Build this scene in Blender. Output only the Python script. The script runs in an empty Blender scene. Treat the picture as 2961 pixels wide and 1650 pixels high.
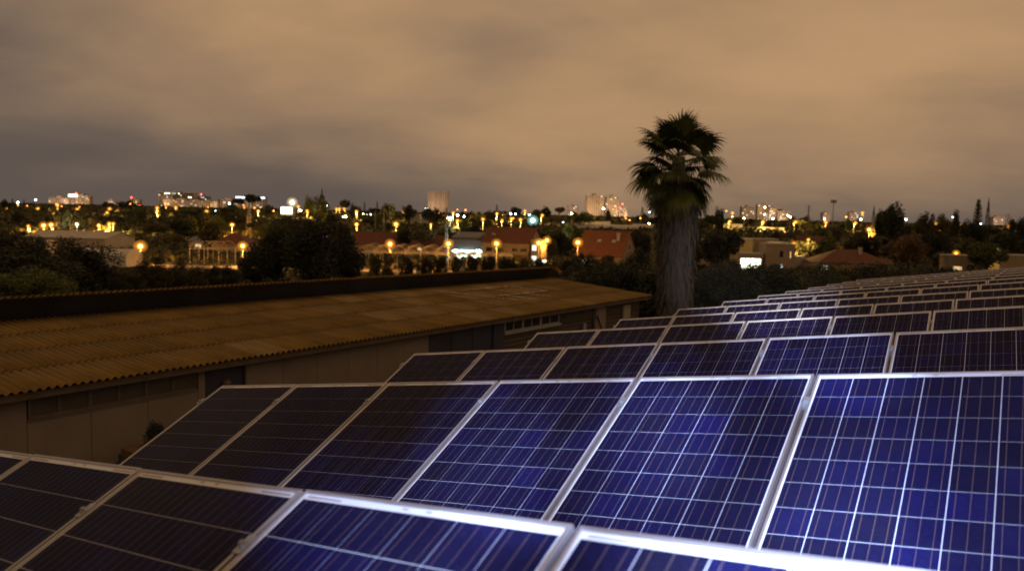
import bpy, math, random
import numpy as np
from mathutils import Matrix, Vector

# ------------------------------------------------------------------ camera, sky, lamps, exposure
scene = bpy.context.scene
col = scene.collection
CAM_Z = 7.0
FPX, IMW, IMH = 2339.2, 2961.0, 1650.0            # focal length in photo pixels
RT = Vector((0.99974261, 0.00196097, 0.02260243))
UP = Vector((-0.02268733, 0.08641253, 0.99600108))
FW = Vector((0.0, 0.99625751, -0.08643477))
cd = bpy.data.cameras.new('camera')
cam = bpy.data.objects.new('camera', cd)
col.objects.link(cam)
cam.matrix_world = Matrix(((RT.x, UP.x, -FW.x, 0), (RT.y, UP.y, -FW.y, 0), (RT.z, UP.z, -FW.z, CAM_Z), (0, 0, 0, 1)))
cd.sensor_width = 36.0
cd.sensor_fit = 'HORIZONTAL'
cd.lens = 36.0 * FPX / IMW
cd.clip_start = 0.05
cd.clip_end = 20000
cd.dof.use_dof = True
cd.dof.focus_distance = 6.5
cd.dof.aperture_fstop = 2.2
scene.camera = cam

world = bpy.data.worlds.new('World')
scene.world = world
world.use_nodes = True
wt = world.node_tree
for n_ in list(wt.nodes):
    wt.nodes.remove(n_)


def wn(kind, **kw):
    n = wt.nodes.new(kind)
    for k, v in kw.items():
        setattr(n, k, v)
    return n


def wm(op, a, b=None, c=None, clamp=False):
    n = wn('ShaderNodeMath', operation=op, use_clamp=clamp)
    for i, v in enumerate((a, b, c)):
        if v is None:
            continue
        if isinstance(v, (int, float)):
            n.inputs[i].default_value = v
        else:
            wt.links.new(v, n.inputs[i])
    return n.outputs[0]


tc = wn('ShaderNodeTexCoord')
sx = wn('ShaderNodeSeparateXYZ')
wt.links.new(tc.outputs['Generated'], sx.inputs[0])
dx, dy, dz = sx.outputs
# the cloud deck: directions spread on a flat layer overhead
den = wm('ADD', wm('MAXIMUM', dz, 0.0), 0.26)
cx = wn('ShaderNodeCombineXYZ')
wt.links.new(wm('DIVIDE', dx, den), cx.inputs[0])
wt.links.new(wm('DIVIDE', dy, den), cx.inputs[1])
mp = wn('ShaderNodeMapping')
mp.inputs['Rotation'].default_value = (0, 0, math.radians(24))
mp.inputs['Scale'].default_value = (1.0, 1.15, 1.0)
mp.inputs['Location'].default_value = (5.1, 0.4, 0.0)
wt.links.new(cx.outputs[0], mp.inputs[0])
n1 = wn('ShaderNodeTexNoise', noise_dimensions='3D')
n1.inputs['Scale'].default_value = 0.95
n1.inputs['Detail'].default_value = 5.0
n1.inputs['Roughness'].default_value = 0.46
n1.inputs['Distortion'].default_value = 0.25
wt.links.new(mp.outputs[0], n1.inputs['Vector'])
n2 = wn('ShaderNodeTexNoise', noise_dimensions='3D')
n2.inputs['Scale'].default_value = 3.2
n2.inputs['Detail'].default_value = 6.0
n2.inputs['Roughness'].default_value = 0.5
n2.inputs['Distortion'].default_value = 0.3
wt.links.new(mp.outputs[0], n2.inputs['Vector'])
# town glow on the cloud base: stronger towards the east side (+x), thinner low down in the west
el = wm('MULTIPLY', wm('SUBTRACT', 1.0, wm('POWER', 2.718, wm('MULTIPLY', wm('MAXIMUM', dz, 0.0), -10.0))), 0.68)
az = wm('SUBTRACT', wm('MULTIPLY', dx, 0.78), wm('MULTIPLY', wm('MAXIMUM', wm('SUBTRACT', dx, 0.12), 0.0), 1.2))
base = wm('ADD', wm('ADD', 0.205, el), az)
cl = wm('ADD', wm('MULTIPLY', wm('SUBTRACT', n1.outputs['Fac'], 0.5), 1.55),
        wm('MULTIPLY', wm('SUBTRACT', n2.outputs['Fac'], 0.5), 0.40))
cl = wm('MULTIPLY', cl, wm('ADD', 0.45, wm('MULTIPLY', wm('MINIMUM', wm('MAXIMUM', dz, 0.0), 0.25), 2.4)))
val = wm('ADD', base, cl, clamp=True)
rp = wn('ShaderNodeValToRGB')
rp.color_ramp.interpolation = 'B_SPLINE'
els = rp.color_ramp.elements
els[0].position, els[0].color = 0.0, (0.102, 0.081, 0.071, 1)
els[1].position, els[1].color = 1.0, (0.510, 0.303, 0.152, 1)
e_ = els.new(0.30); e_.color = (0.195, 0.137, 0.098, 1)
e_ = els.new(0.65); e_.color = (0.395, 0.243, 0.130, 1)
wt.links.new(val, rp.inputs[0])
bg = wn('ShaderNodeBackground')
bg.inputs['Strength'].default_value = 1.0
wt.links.new(rp.outputs[0], bg.inputs[0])
wo = wn('ShaderNodeOutputWorld')
wt.links.new(bg.outputs[0], wo.inputs[0])


def torch(name, pos, target, watts, deg, blend=1.0, colr=(0.46, 0.60, 1.0), rad=0.03):
    ld = bpy.data.lights.new(name, 'SPOT')
    ld.energy = watts
    ld.color = colr
    ld.spot_size = math.radians(deg)
    ld.spot_blend = blend
    ld.shadow_soft_size = rad
    o = bpy.data.objects.new(name, ld)
    col.objects.link(o)
    o.location = pos
    o.rotation_euler = (Vector(target) - Vector(pos)).to_track_quat('-Z', 'Y').to_euler()
    return o


# the photographer's cold white hand torch, swept over the modules
TP = (0.35, -0.15, 7.25)
ROW0 = (Vector((-3.7687, 4.9013, 5.5515)), Vector((0.77824, -0.6106, 0.14663)), Vector((0.50543, 0.74764, 0.43078)))
ROW1 = (Vector((-2.5105, 6.969, 5.4625)), Vector((0.80676, -0.57109, 0.15162)), Vector((0.46965, 0.77549, 0.42196)))
ROW2 = (Vector((-1.0988, 9.171, 5.3988)), Vector((0.82547, -0.54509, 0.14654)), Vector((0.45069, 0.79281, 0.41027)))


def on_row(row, x, y):
    return row[0] + row[1] * x + row[2] * y


torch('hand_torch_beam', TP, on_row(ROW1, 5.3, -0.95), 800, 46)
for sx_, ys_, w_, d_ in ((3.46, (-0.35, -0.75, -1.15), (1300, 2300, 1900), 12), (4.36, (-0.15, -0.50, -0.90), (2000, 2400, 1500), 11), (5.40, (-0.60, -1.00, -1.35), (700, 1400, 1700), 13)):
    for y_, p_ in zip(ys_, w_):
        torch('hand_torch_beam', TP, on_row(ROW1, sx_, y_), p_, d_)
torch('hand_torch_beam', TP, on_row(ROW0, 5.70, -0.12), 1050, 36)
torch('hand_torch_beam', TP, on_row(ROW0, 6.1, -0.10), 800, 54)
torch('hand_torch_beam', TP, on_row(ROW0, 4.55, -0.08), 1100, 18)
torch('hand_torch_beam', TP, on_row(ROW2, 4.45, -0.35), 4200, 12)
torch('hand_torch_beam', TP, (12.3, 42.0, 4.6), 26000, 13, colr=(0.85, 0.86, 0.95))

scene.view_settings.view_transform = 'Standard'
scene.view_settings.look = 'None'
scene.view_settings.exposure = 0.0
scene.view_settings.gamma = 1.0
scene.cycles.use_denoising = True
scene.cycles.sample_clamp_indirect = 2.0
scene.cycles.max_bounces = 5
scene.cycles.diffuse_bounces = 2
scene.cycles.glossy_bounces = 2
scene.cycles.transparent_max_bounces = 12
scene.cycles.use_light_tree = True
scene.cycles.filter_width = 1.7

# ------------------------------------------------------------------ helpers
RNG = random.Random(7)


def ray(px, py):
    return RT * ((px - IMW / 2) / FPX) - UP * ((py - IMH / 2) / FPX) + FW


def at(px, py, Y):
    """the point of the place seen towards (px, py) that lies Y metres ahead"""
    d = ray(px, py)
    return Vector((0, 0, CAM_Z)) + d * (Y / d.y)


PROF = ((-400, 0), (50, 0), (60, -0.8), (100, -4.0), (150, -5.5), (200, -5.7), (300, -5.5), (400, -4.0), (600, -1.5),
        (800, 2.0), (1000, 4.5), (1400, 7.0), (2000, 8.0), (3000, 7.0))
PY, PZ = [p[0] for p in PROF], [p[1] for p in PROF]


def ground_z(x, y):
    return float(np.interp(y, PY, PZ))


class MB:
    """collects faces; build() links them as one mesh object"""

    def __init__(self):
        self.v, self.f, self.m = [], [], []

    def quad(self, a, b, c, d, m=0):
        i = len(self.v)
        self.v += [tuple(a), tuple(b), tuple(c), tuple(d)]
        self.f.append((i, i + 1, i + 2, i + 3))
        self.m.append(m)
        return self

    def poly(self, pts, m=0):
        i = len(self.v)
        self.v += [tuple(p) for p in pts]
        self.f.append(tuple(range(i, i + len(pts))))
        self.m.append(m)
        return self

    def box(self, x0, x1, y0, y1, z0, z1, m=0):
        i = len(self.v)
        self.v += [(x0, y0, z0), (x1, y0, z0), (x1, y1, z0), (x0, y1, z0), (x0, y0, z1), (x1, y0, z1), (x1, y1, z1), (x0, y1, z1)]
        for q in ((0, 3, 2, 1), (4, 5, 6, 7), (0, 1, 5, 4), (1, 2, 6, 5), (2, 3, 7, 6), (3, 0, 4, 7)):
            self.f.append(tuple(i + k for k in q))
            self.m.append(m)
        return self

    def tube(self, pts, radii, n=8, m=0, cap=True):
        pts = [Vector(p) for p in pts]
        rings = []
        for k, p in enumerate(pts):
            d = (pts[min(k + 1, len(pts) - 1)] - pts[max(k - 1, 0)]).normalized()
            a = d.orthogonal().normalized() if abs(d.z) < 0.95 else Vector((1, 0, 0))
            a = (a - d * a.dot(d)).normalized()
            b = d.cross(a)
            r = radii[k] if hasattr(radii, '__len__') else radii
            i = len(self.v)
            for j in range(n):
                t = 2 * math.pi * j / n
                self.v.append(tuple(p + a * (r * math.cos(t)) + b * (r * math.sin(t))))
            rings.append(i)
        for k in range(len(rings) - 1):
            for j in range(n):
                j2 = (j + 1) % n
                self.f.append((rings[k] + j, rings[k] + j2, rings[k + 1] + j2, rings[k + 1] + j))
                self.m.append(m)
        if cap:
            self.f.append(tuple(rings[0] + j for j in reversed(range(n)))); self.m.append(m)
            self.f.append(tuple(rings[-1] + j for j in range(n))); self.m.append(m)
        return self

    def sphere(self, c, r, sz=1.0, n=10, k=6, m=0):
        c = Vector(c)
        i0 = len(self.v)
        self.v.append((c.x, c.y, c.z + r * sz))
        for a in range(1, k):
            t = math.pi * a / k
            for j in range(n):
                p = 2 * math.pi * j / n
                self.v.append((c.x + r * math.sin(t) * math.cos(p), c.y + r * math.sin(t) * math.sin(p), c.z + r * sz * math.cos(t)))
        self.v.append((c.x, c.y, c.z - r * sz))
        last = len(self.v) - 1
        for j in range(n):
            j2 = (j + 1) % n
            self.f.append((i0, i0 + 1 + j, i0 + 1 + j2)); self.m.append(m)
            for a in range(k - 2):
                q = i0 + 1 + a * n
                self.f.append((q + j, q + n + j, q + n + j2, q + j2)); self.m.append(m)
            q = i0 + 1 + (k - 2) * n
            self.f.append((q + j, last, q + j2)); self.m.append(m)
        return self

    def mesh(self, name, mats, smooth=False):
        me = bpy.data.meshes.new(name)
        me.from_pydata(self.v, [], self.f)
        for mt in (mats if isinstance(mats, (list, tuple)) else [mats]):
            me.materials.append(mt)
        if any(self.m):
            me.polygons.foreach_set('material_index', self.m)
        if smooth:
            me.polygons.foreach_set('use_smooth', [True] * len(me.polygons))
        me.update()
        return me

    def build(self, name, mats, parent=None, smooth=False, mat=None):
        return link(name, self.mesh(name, mats, smooth), parent, mat)


def link(name, data, parent=None, mat=None):
    o = bpy.data.objects.new(name, data)
    col.objects.link(o)
    if parent is not None:
        o.parent = parent
    if mat is not None:
        o.matrix_local = mat
    return o


def np_mesh(name, verts, quads, mats, midx=None, smooth=False):
    verts = np.asarray(verts, dtype=np.float32).reshape(-1, 3)
    quads = np.asarray(quads, dtype=np.int32)
    k = quads.shape[1]
    me = bpy.data.meshes.new(name)
    me.vertices.add(len(verts))
    me.vertices.foreach_set('co', verts.ravel())
    me.loops.add(quads.size)
    me.loops.foreach_set('vertex_index', quads.ravel())
    me.polygons.add(len(quads))
    me.polygons.foreach_set('loop_start', np.arange(0, quads.size, k, dtype=np.int32))
    for mt in (mats if isinstance(mats, (list, tuple)) else [mats]):
        me.materials.append(mt)
    if midx is not None:
        me.polygons.foreach_set('material_index', np.asarray(midx, dtype=np.int32))
    me.update(calc_edges=True)
    me.validate()
    if smooth:
        me.polygons.foreach_set('use_smooth', [True] * len(me.polygons))
    return me


def tag(o, label=None, cat=None, group=None, kind=None):
    if label:
        o['label'] = label
    if cat:
        o['category'] = cat
    if group:
        o['group'] = group
    if kind:
        o['kind'] = kind
    return o


def thing(name, label, cat, loc=(0, 0, 0), rz=0.0, group=None, scale=None):
    o = bpy.data.objects.new(name, None)
    col.objects.link(o)
    o.empty_display_size = 0.2
    o.location = loc
    o.rotation_euler = (0, 0, rz)
    if scale:
        o.scale = scale
    return tag(o, label, cat, group)


def frame_matrix(o, x, y, z=None):
    x, y = Vector(x).normalized(), Vector(y)
    y = (y - x * y.dot(x)).normalized()
    z = x.cross(y)
    return Matrix(((x.x, y.x, z.x, o[0]), (x.y, y.y, z.y, o[1]), (x.z, y.z, z.z, o[2]), (0, 0, 0, 1)))


# ------------------------------------------------------------------ materials
def mat(name, c, rough=0.7, metal=0.0, var=0.25, scale=3.0, bump=0.0, bscale=30.0, objvar=0.0, emit=None, es=0.0, coord='Object', stretch=None, spec=None):
    m = bpy.data.materials.new(name)
    m.use_nodes = True
    t = m.node_tree
    b = t.nodes['Principled BSDF']
    b.inputs['Roughness'].default_value = rough
    b.inputs['Metallic'].default_value = metal
    if spec is not None:
        b.inputs['Specular IOR Level'].default_value = spec
    co = t.nodes.new('ShaderNodeTexCoord')
    src = co.outputs[coord]
    if stretch:
        mpn = t.nodes.new('ShaderNodeMapping')
        mpn.inputs['Scale'].default_value = stretch
        t.links.new(src, mpn.inputs[0])
        src = mpn.outputs[0]
    nz = t.nodes.new('ShaderNodeTexNoise')
    nz.inputs['Scale'].default_value = scale
    nz.inputs['Detail'].default_value = 5
    t.links.new(src, nz.inputs['Vector'])
    mr = t.nodes.new('ShaderNodeMapRange')
    mr.inputs['From Min'].default_value = 0.25
    mr.inputs['From Max'].default_value = 0.75
    mr.inputs['To Min'].default_value = 1 - var
    mr.inputs['To Max'].default_value = 1 + var
    t.links.new(nz.outputs['Fac'], mr.inputs[0])
    val = mr.outputs[0]
    if objvar:
        oi = t.nodes.new('ShaderNodeObjectInfo')
        m2 = t.nodes.new('ShaderNodeMapRange')
        m2.inputs['To Min'].default_value = 1 - objvar
        m2.inputs['To Max'].default_value = 1 + objvar
        t.links.new(oi.outputs['Random'], m2.inputs[0])
        mu = t.nodes.new('ShaderNodeMath')
        mu.operation = 'MULTIPLY'
        t.links.new(val, mu.inputs[0])
        t.links.new(m2.outputs[0], mu.inputs[1])
        val = mu.outputs[0]
    vm = t.nodes.new('ShaderNodeVectorMath')
    vm.operation = 'SCALE'
    vm.inputs[0].default_value = c[:3]
    t.links.new(val, vm.inputs['Scale'])
    t.links.new(vm.outputs[0], b.inputs['Base Color'])
    if bump:
        nb = t.nodes.new('ShaderNodeTexNoise')
        nb.inputs['Scale'].default_value = bscale
        nb.inputs['Detail'].default_value = 4
        t.links.new(src, nb.inputs['Vector'])
        bp = t.nodes.new('ShaderNodeBump')
        bp.inputs['Strength'].default_value = bump
        bp.inputs['Distance'].default_value = 0.02
        t.links.new(nb.outputs['Fac'], bp.inputs['Height'])
        t.links.new(bp.outputs[0], b.inputs['Normal'])
    if emit:
        b.inputs['Emission Color'].default_value = (*emit, 1)
        b.inputs['Emission Strength'].default_value = es
    return m


def emis(name, c, s, sampling='AUTO'):
    m = bpy.data.materials.new(name)
    m.use_nodes = True
    t = m.node_tree
    t.nodes.remove(t.nodes['Principled BSDF'])
    e = t.nodes.new('ShaderNodeEmission')
    e.inputs[0].default_value = (*c, 1)
    e.inputs[1].default_value = s
    t.links.new(e.outputs[0], t.nodes['Material Output'].inputs[0])
    m.cycles.emission_sampling = sampling
    return m


def glass_mat():
    m = bpy.data.materials.new('module_glass')
    m.use_nodes = True
    t = m.node_tree
    t.nodes.remove(t.nodes['Principled BSDF'])
    lw = t.nodes.new('ShaderNodeLayerWeight')
    lw.inputs['Blend'].default_value = 0.5
    p5 = t.nodes.new('ShaderNodeMath'); p5.operation = 'POWER'
    p5.inputs[1].default_value = 5.0
    t.links.new(lw.outputs['Facing'], p5.inputs[0])
    fr = t.nodes.new('ShaderNodeMath'); fr.operation = 'MULTIPLY_ADD'   # anti-reflective module glass
    fr.inputs[1].default_value = 0.24
    fr.inputs[2].default_value = 0.010
    t.links.new(p5.outputs[0], fr.inputs[0])
    tr = t.nodes.new('ShaderNodeBsdfTransparent')
    gl = t.nodes.new('ShaderNodeBsdfGlossy')
    gl.inputs['Roughness'].default_value = 0.06
    gl.inputs['Color'].default_value = (0.8, 0.8, 0.8, 1)
    mx = t.nodes.new('ShaderNodeMixShader')
    t.links.new(fr.outputs[0], mx.inputs[0])
    t.links.new(tr.outputs[0], mx.inputs[1])
    t.links.new(gl.outputs[0], mx.inputs[2])
    # dust, specks and wiped smears on the glass
    df = t.nodes.new('ShaderNodeBsdfDiffuse')
    df.inputs[0].default_value = (0.42, 0.40, 0.38, 1)
    tcn = t.nodes.new('ShaderNodeTexCoord')
    oi = t.nodes.new('ShaderNodeObjectInfo')
    av = t.nodes.new('ShaderNodeVectorMath')
    sc = t.nodes.new('ShaderNodeVectorMath'); sc.operation = 'SCALE'
    sc.inputs['Scale'].default_value = 37.0
    cmb = t.nodes.new('ShaderNodeCombineXYZ')
    t.links.new(oi.outputs['Random'], cmb.inputs[0])
    t.links.new(oi.outputs['Random'], cmb.inputs[1])
    t.links.new(cmb.outputs[0], sc.inputs[0])
    t.links.new(tcn.outputs['Object'], av.inputs[0])
    t.links.new(sc.outputs[0], av.inputs[1])
    v = t.nodes.new('ShaderNodeTexVoronoi')
    v.inputs['Scale'].default_value = 9.0
    t.links.new(av.outputs[0], v.inputs['Vector'])
    lt = t.nodes.new('ShaderNodeMath'); lt.operation = 'LESS_THAN'
    lt.inputs[1].default_value = 0.030
    t.links.new(v.outputs['Distance'], lt.inputs[0])
    mu = t.nodes.new('ShaderNodeMath'); mu.operation = 'MULTIPLY'
    mu.inputs[1].default_value = 0.20
    t.links.new(lt.outputs[0], mu.inputs[0])
    nz = t.nodes.new('ShaderNodeTexNoise')
    nz.inputs['Scale'].default_value = 2.6
    nz.inputs['Detail'].default_value = 6
    nz.inputs['Distortion'].default_value = 0.8
    t.links.new(av.outputs[0], nz.inputs['Vector'])
    mr = t.nodes.new('ShaderNodeMapRange')
    mr.inputs['From Min'].default_value = 0.35
    mr.inputs['From Max'].default_value = 0.8
    mr.inputs['To Min'].default_value = 0.0005
    mr.inputs['To Max'].default_value = 0.012
    t.links.new(nz.outputs['Fac'], mr.inputs[0])
    ad = t.nodes.new('ShaderNodeMath'); ad.operation = 'ADD'
    t.links.new(mu.outputs[0], ad.inputs[0])
    t.links.new(mr.outputs[0], ad.inputs[1])
    m2 = t.nodes.new('ShaderNodeMixShader')
    t.links.new(ad.outputs[0], m2.inputs[0])
    t.links.new(mx.outputs[0], m2.inputs[1])
    t.links.new(df.outputs[0], m2.inputs[2])
    t.links.new(m2.outputs[0], t.nodes['Material Output'].inputs[0])
    return m


def cell_mat(name, island):
    """polycrystalline silicon: some cells bluer, some darker, with crystal grain"""
    m = bpy.data.materials.new(name)
    m.use_nodes = True
    t = m.node_tree
    b = t.nodes['Principled BSDF']
    b.inputs['Roughness'].default_value = 0.45
    b.inputs['Specular IOR Level'].default_value = 0.0
    if island:
        rnd = t.nodes.new('ShaderNodeNewGeometry').outputs['Random Per Island']
    else:
        rnd = t.nodes.new('ShaderNodeObjectInfo').outputs['Random']
    rp_ = t.nodes.new('ShaderNodeValToRGB')
    e = rp_.color_ramp.elements
    e[0].position, e[0].color = 0.0, (0.005, 0.0045, 0.018, 1)
    e[1].position, e[1].color = 1.0, (0.007, 0.0065, 0.050, 1)
    k = e.new(0.1); k.color = (0.0055, 0.005, 0.027, 1)
    k = e.new(0.45); k.color = (0.0055, 0.005, 0.027, 1)
    k = e.new(0.8); k.color = (0.006, 0.0055, 0.034, 1)
    t.links.new(rnd, rp_.inputs[0])
    co = t.nodes.new('ShaderNodeTexCoord')
    vo = t.nodes.new('ShaderNodeTexVoronoi')
    vo.inputs['Scale'].default_value = 90
    t.links.new(co.outputs['Object'], vo.inputs['Vector'])
    mr = t.nodes.new('ShaderNodeMapRange')
    mr.inputs['To Min'].default_value = 0.8
    mr.inputs['To Max'].default_value = 1.25
    sp = t.nodes.new('ShaderNodeSeparateColor')
    t.links.new(vo.outputs['Color'], sp.inputs[0])
    t.links.new(sp.outputs[0], mr.inputs[0])
    vm = t.nodes.new('ShaderNodeVectorMath'); vm.operation = 'SCALE'
    t.links.new(rp_.outputs[0], vm.inputs[0])
    t.links.new(mr.outputs[0], vm.inputs['Scale'])
    t.links.new(vm.outputs[0], b.inputs['Base Color'])
    return m


M = {}
M['soil'] = mat('dry_soil_and_grass', (0.026, 0.024, 0.010), 0.95, var=0.55, scale=0.35, bump=0.5, bscale=4)
M['road'] = mat('pale_sandy_track', (0.42, 0.33, 0.21), 0.9, var=0.3, scale=0.6)
M['alu'] = mat('anodised_aluminium', (0.50, 0.47, 0.47), 0.42, 0.80, var=0.08, scale=6, bump=0.05, bscale=80)
M['galv'] = mat('galvanised_steel', (0.42, 0.43, 0.44), 0.45, 0.7, var=0.25, scale=20)
M['sheet'] = mat('white_backsheet', (0.72, 0.72, 0.74), 0.6, var=0.03, scale=5)
M['bus'] = mat('tinned_busbar', (0.22, 0.14, 0.085), 0.4, 0.3, var=0.15, scale=40)
M['ribbon'] = mat('tan_ribbon', (0.42, 0.33, 0.26), 0.5, 0.3, var=0.2, scale=30)
M['glass'] = glass_mat()
M['cell'] = cell_mat('silicon_cell', False)
M['cells'] = cell_mat('silicon_cells', True)
M['tinroof'] = mat('grey_profiled_roof', (0.30, 0.30, 0.30), 0.55, 0.2, var=0.2, scale=1.5)
M['render'] = mat('grey_render', (0.30, 0.28, 0.25), 0.9, var=0.15, scale=1.0)
M['asb'] = mat('weathered_cement_sheet', (0.175, 0.108, 0.026), 0.95, var=0.32, scale=1.3, objvar=0.16, bump=0.25, bscale=25, stretch=(2.2, 0.5, 1))
M['asb2'] = mat('pale_new_cement_sheet', (0.22, 0.152, 0.060), 0.92, var=0.3, scale=1.3, objvar=0.12, bump=0.25, bscale=25, stretch=(2.2, 0.5, 1))
M['lichen'] = mat('white_lime_crust', (0.42, 0.36, 0.28), 0.95, var=0.4, scale=9)
M['panelwall'] = mat('cast_wall_panel', (0.190, 0.160, 0.138), 0.9, var=0.14, scale=1.4, objvar=0.05, bump=0.2, bscale=18)
M['fascia'] = mat('dull_brown_beam', (0.10, 0.075, 0.055), 0.8, var=0.3, scale=3)
M['dark'] = mat('dark_interior', (0.012, 0.013, 0.018), 0.8, var=0.2, scale=2)
M['bluedoor'] = mat('dark_blue_steel', (0.045, 0.05, 0.085), 0.5, 0.2, var=0.25, scale=1.5)
M['siding'] = mat('dark_brown_siding', (0.05, 0.036, 0.024), 0.7, var=0.25, scale=2)
M['winframe'] = mat('pale_window_frame', (0.30, 0.31, 0.31), 0.6, var=0.1)
M['dullframe'] = mat('dull_window_frame', (0.13, 0.11, 0.095), 0.7, var=0.15)
M['darkglass'] = mat('dark_window_glass', (0.02, 0.02, 0.022), 0.15, var=0.2)
M['dullglass'] = mat('dusty_window_glass', (0.085, 0.070, 0.060), 0.5, var=0.2)
M['clere'] = mat('clerestory_sheet', (0.017, 0.019, 0.030), 0.4, var=0.3, scale=0.8, objvar=0.2)
M['thatch'] = mat('dead_palm_thatch', (0.088, 0.078, 0.070), 0.95, var=0.5, scale=4, stretch=(6, 6, 0.5))
M['frond'] = mat('palm_frond', (0.062, 0.078, 0.012), 0.5, var=0.4, scale=2, objvar=0.3)
M['petiole'] = mat('palm_petiole', (0.07, 0.06, 0.025), 0.6, var=0.3)
M['bark'] = mat('tree_bark', (0.07, 0.05, 0.035), 0.95, var=0.3)
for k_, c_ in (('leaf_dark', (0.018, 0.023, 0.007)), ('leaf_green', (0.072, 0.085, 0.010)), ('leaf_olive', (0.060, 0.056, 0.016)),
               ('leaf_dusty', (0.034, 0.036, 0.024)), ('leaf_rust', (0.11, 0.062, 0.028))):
    M[k_] = mat(k_, c_, 0.75, var=0.45, scale=2.0, objvar=0.25)  # green, olive and rust hold some lamp light in their colour
M['planter'] = mat('dark_planter', (0.05, 0.045, 0.04), 0.8)
M['lit_top_orange'] = mat('lit_top_orange', (0.13, 0.07, 0.03), 0.85)  # orange light on the box tops, put into the colour
M['cream'] = mat('cream_plaster', (0.28, 0.215, 0.135), 0.9, var=0.1, scale=0.4)
M['white'] = mat('white_plaster', (0.36, 0.33, 0.285), 0.9, var=0.08, scale=0.4)
M['beige'] = mat('beige_stone_cladding', (0.38, 0.29, 0.20), 0.9, var=0.1, scale=0.1)
M['pink'] = mat('pinkish_plaster', (0.52, 0.40, 0.34), 0.9, var=0.08, scale=0.1)
M['grey'] = mat('grey_concrete', (0.33, 0.29, 0.24), 0.9, var=0.12, scale=0.2)
M['redroof'] = mat('red_roof_tile', (0.105, 0.034, 0.014), 0.85, var=0.25, scale=1.2)
M['orangeroof'] = mat('orange_roof_tile', (0.15, 0.048, 0.014), 0.85, var=0.2, scale=1.2)
M['greyroof'] = mat('blue_grey_roof', (0.10, 0.10, 0.115), 0.6, var=0.2)
M['paleroof'] = mat('pale_sheet_roof', (0.42, 0.36, 0.28), 0.7, var=0.15, scale=0.3)
M['film'] = mat('milky_tunnel_film', (0.50, 0.44, 0.37), 0.6, var=0.15, scale=0.5)
M['pipe'] = mat('galvanised_pipe', (0.30, 0.26, 0.21), 0.6, 0.3)
M['polegrey'] = mat('lamp_pole_steel', (0.20, 0.18, 0.16), 0.6, 0.2)
M['hedge'] = mat('clipped_hedge', (0.085, 0.085, 0.018), 0.85, var=0.5, scale=1.5)
M['sodium'] = emis('sodium_lamp_glow', (1.0, 0.44, 0.06), 40)
M['sodium_far'] = emis('sodium_lamp_glow_far', (1.0, 0.34, 0.05), 8)
M['yellow'] = emis('yellow_lamp_glow', (1.0, 0.40, 0.06), 11)
M['coldwhite'] = emis('cold_white_lamp_glow', (0.70, 1.0, 0.95), 150)
M['warmwhite'] = emis('warm_white_lamp_glow', (1.0, 0.80, 0.45), 90)
M['bluewhite'] = emis('bluish_lamp_glow', (0.65, 0.9, 1.0), 30)
M['redlamp'] = emis('red_beacon_glow', (1.0, 0.10, 0.06), 8)
M['win_warm'] = emis('lit_window_warm', (1.0, 0.66, 0.30), 0.9)
M['win_white'] = emis('lit_window_white', (0.95, 1.0, 0.80), 1.3)
M['win_cold'] = emis('lit_window_cold', (0.72, 0.92, 1.0), 1.3)
M['win_wall_bright'] = emis('lit_window_wall_bright', (1.0, 0.98, 0.70), 5.0)
M['ledblue'] = emis('blue_white_roof_strip', (0.70, 0.80, 1.0), 4.0)

# ------------------------------------------------------------------ ground and roads
ys = sorted(set([-400, -120, -40, -10, 10, 25, 40, 75, 125, 170, 176, 182, 250, 350, 480, 540, 700, 900, 1200, 1700, 2500] + PY))
ss = np.linspace(-1.3, 1.3, 61)
gv, gq = [], []
for y in ys:
    for s in ss:
        x = s * (abs(y) + 90)
        gv.append((x, y, ground_z(x, y)))
nc = len(ss)
for a in range(len(ys) - 1):
    for b_ in range(nc - 1):
        gq.append((a * nc + b_, a * nc + b_ + 1, (a + 1) * nc + b_ + 1, (a + 1) * nc + b_))
tag(link('ground', np_mesh('ground', gv, gq, M['soil'])), kind='structure')


def road(name, y0, y1, x0, x1, lift=0.02, m='road'):
    mb = MB()
    cuts = [y0] + [p for p in ys if y0 < p < y1] + [y1]
    n = 16
    for a in range(len(cuts) - 1):
        for k in range(n):
            xa, xb = x0 + (x1 - x0) * k / n, x0 + (x1 - x0) * (k + 1) / n
            mb.quad((xa, cuts[a], ground_z(xa, cuts[a]) + lift), (xb, cuts[a], ground_z(xb, cuts[a]) + lift),
                    (xb, cuts[a + 1], ground_z(xb, cuts[a + 1]) + lift), (xa, cuts[a + 1], ground_z(xa, cuts[a + 1]) + lift))
    return tag(mb.build(name, M[m]), kind='structure')


road('road', 170, 178, -135, 30)
road('hill_road', 598, 607, -420, 340)

# ------------------------------------------------------------------ the roof with the solar array
ROWS = [
    ((-3.7687, 4.9013, 5.5515), (0.77824, -0.6106, 0.14663), (0.50543, 0.74764, 0.43078)),
    ((-2.5105, 6.969, 5.4625), (0.80676, -0.57109, 0.15162), (0.46965, 0.77549, 0.42196)),
    ((-1.0988, 9.171, 5.3988), (0.82547, -0.54509, 0.14654), (0.45069, 0.79281, 0.41027)),
    ((0.3754, 11.4302, 5.3425), (0.8222, -0.55005, 0.14642), (0.45294, 0.78804, 0.41694)),
    ((1.8566, 13.6951, 5.2771), (0.81989, -0.55391, 0.14479), (0.45686, 0.7854, 0.41765)),
    ((3.3145, 15.9514, 5.2237), (0.81609, -0.56013, 0.14228), (0.46312, 0.78112, 0.41877)),
    ((4.7994, 18.2119, 5.167), (0.81059, -0.56772, 0.14366), (0.46954, 0.77666, 0.41991)),
    ((6.2684, 20.4644, 5.1019), (0.80698, -0.57246, 0.14514), (0.47338, 0.77395, 0.42061))]
TSTEP = Vector((1.45136, 2.24093, -0.06365))
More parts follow.
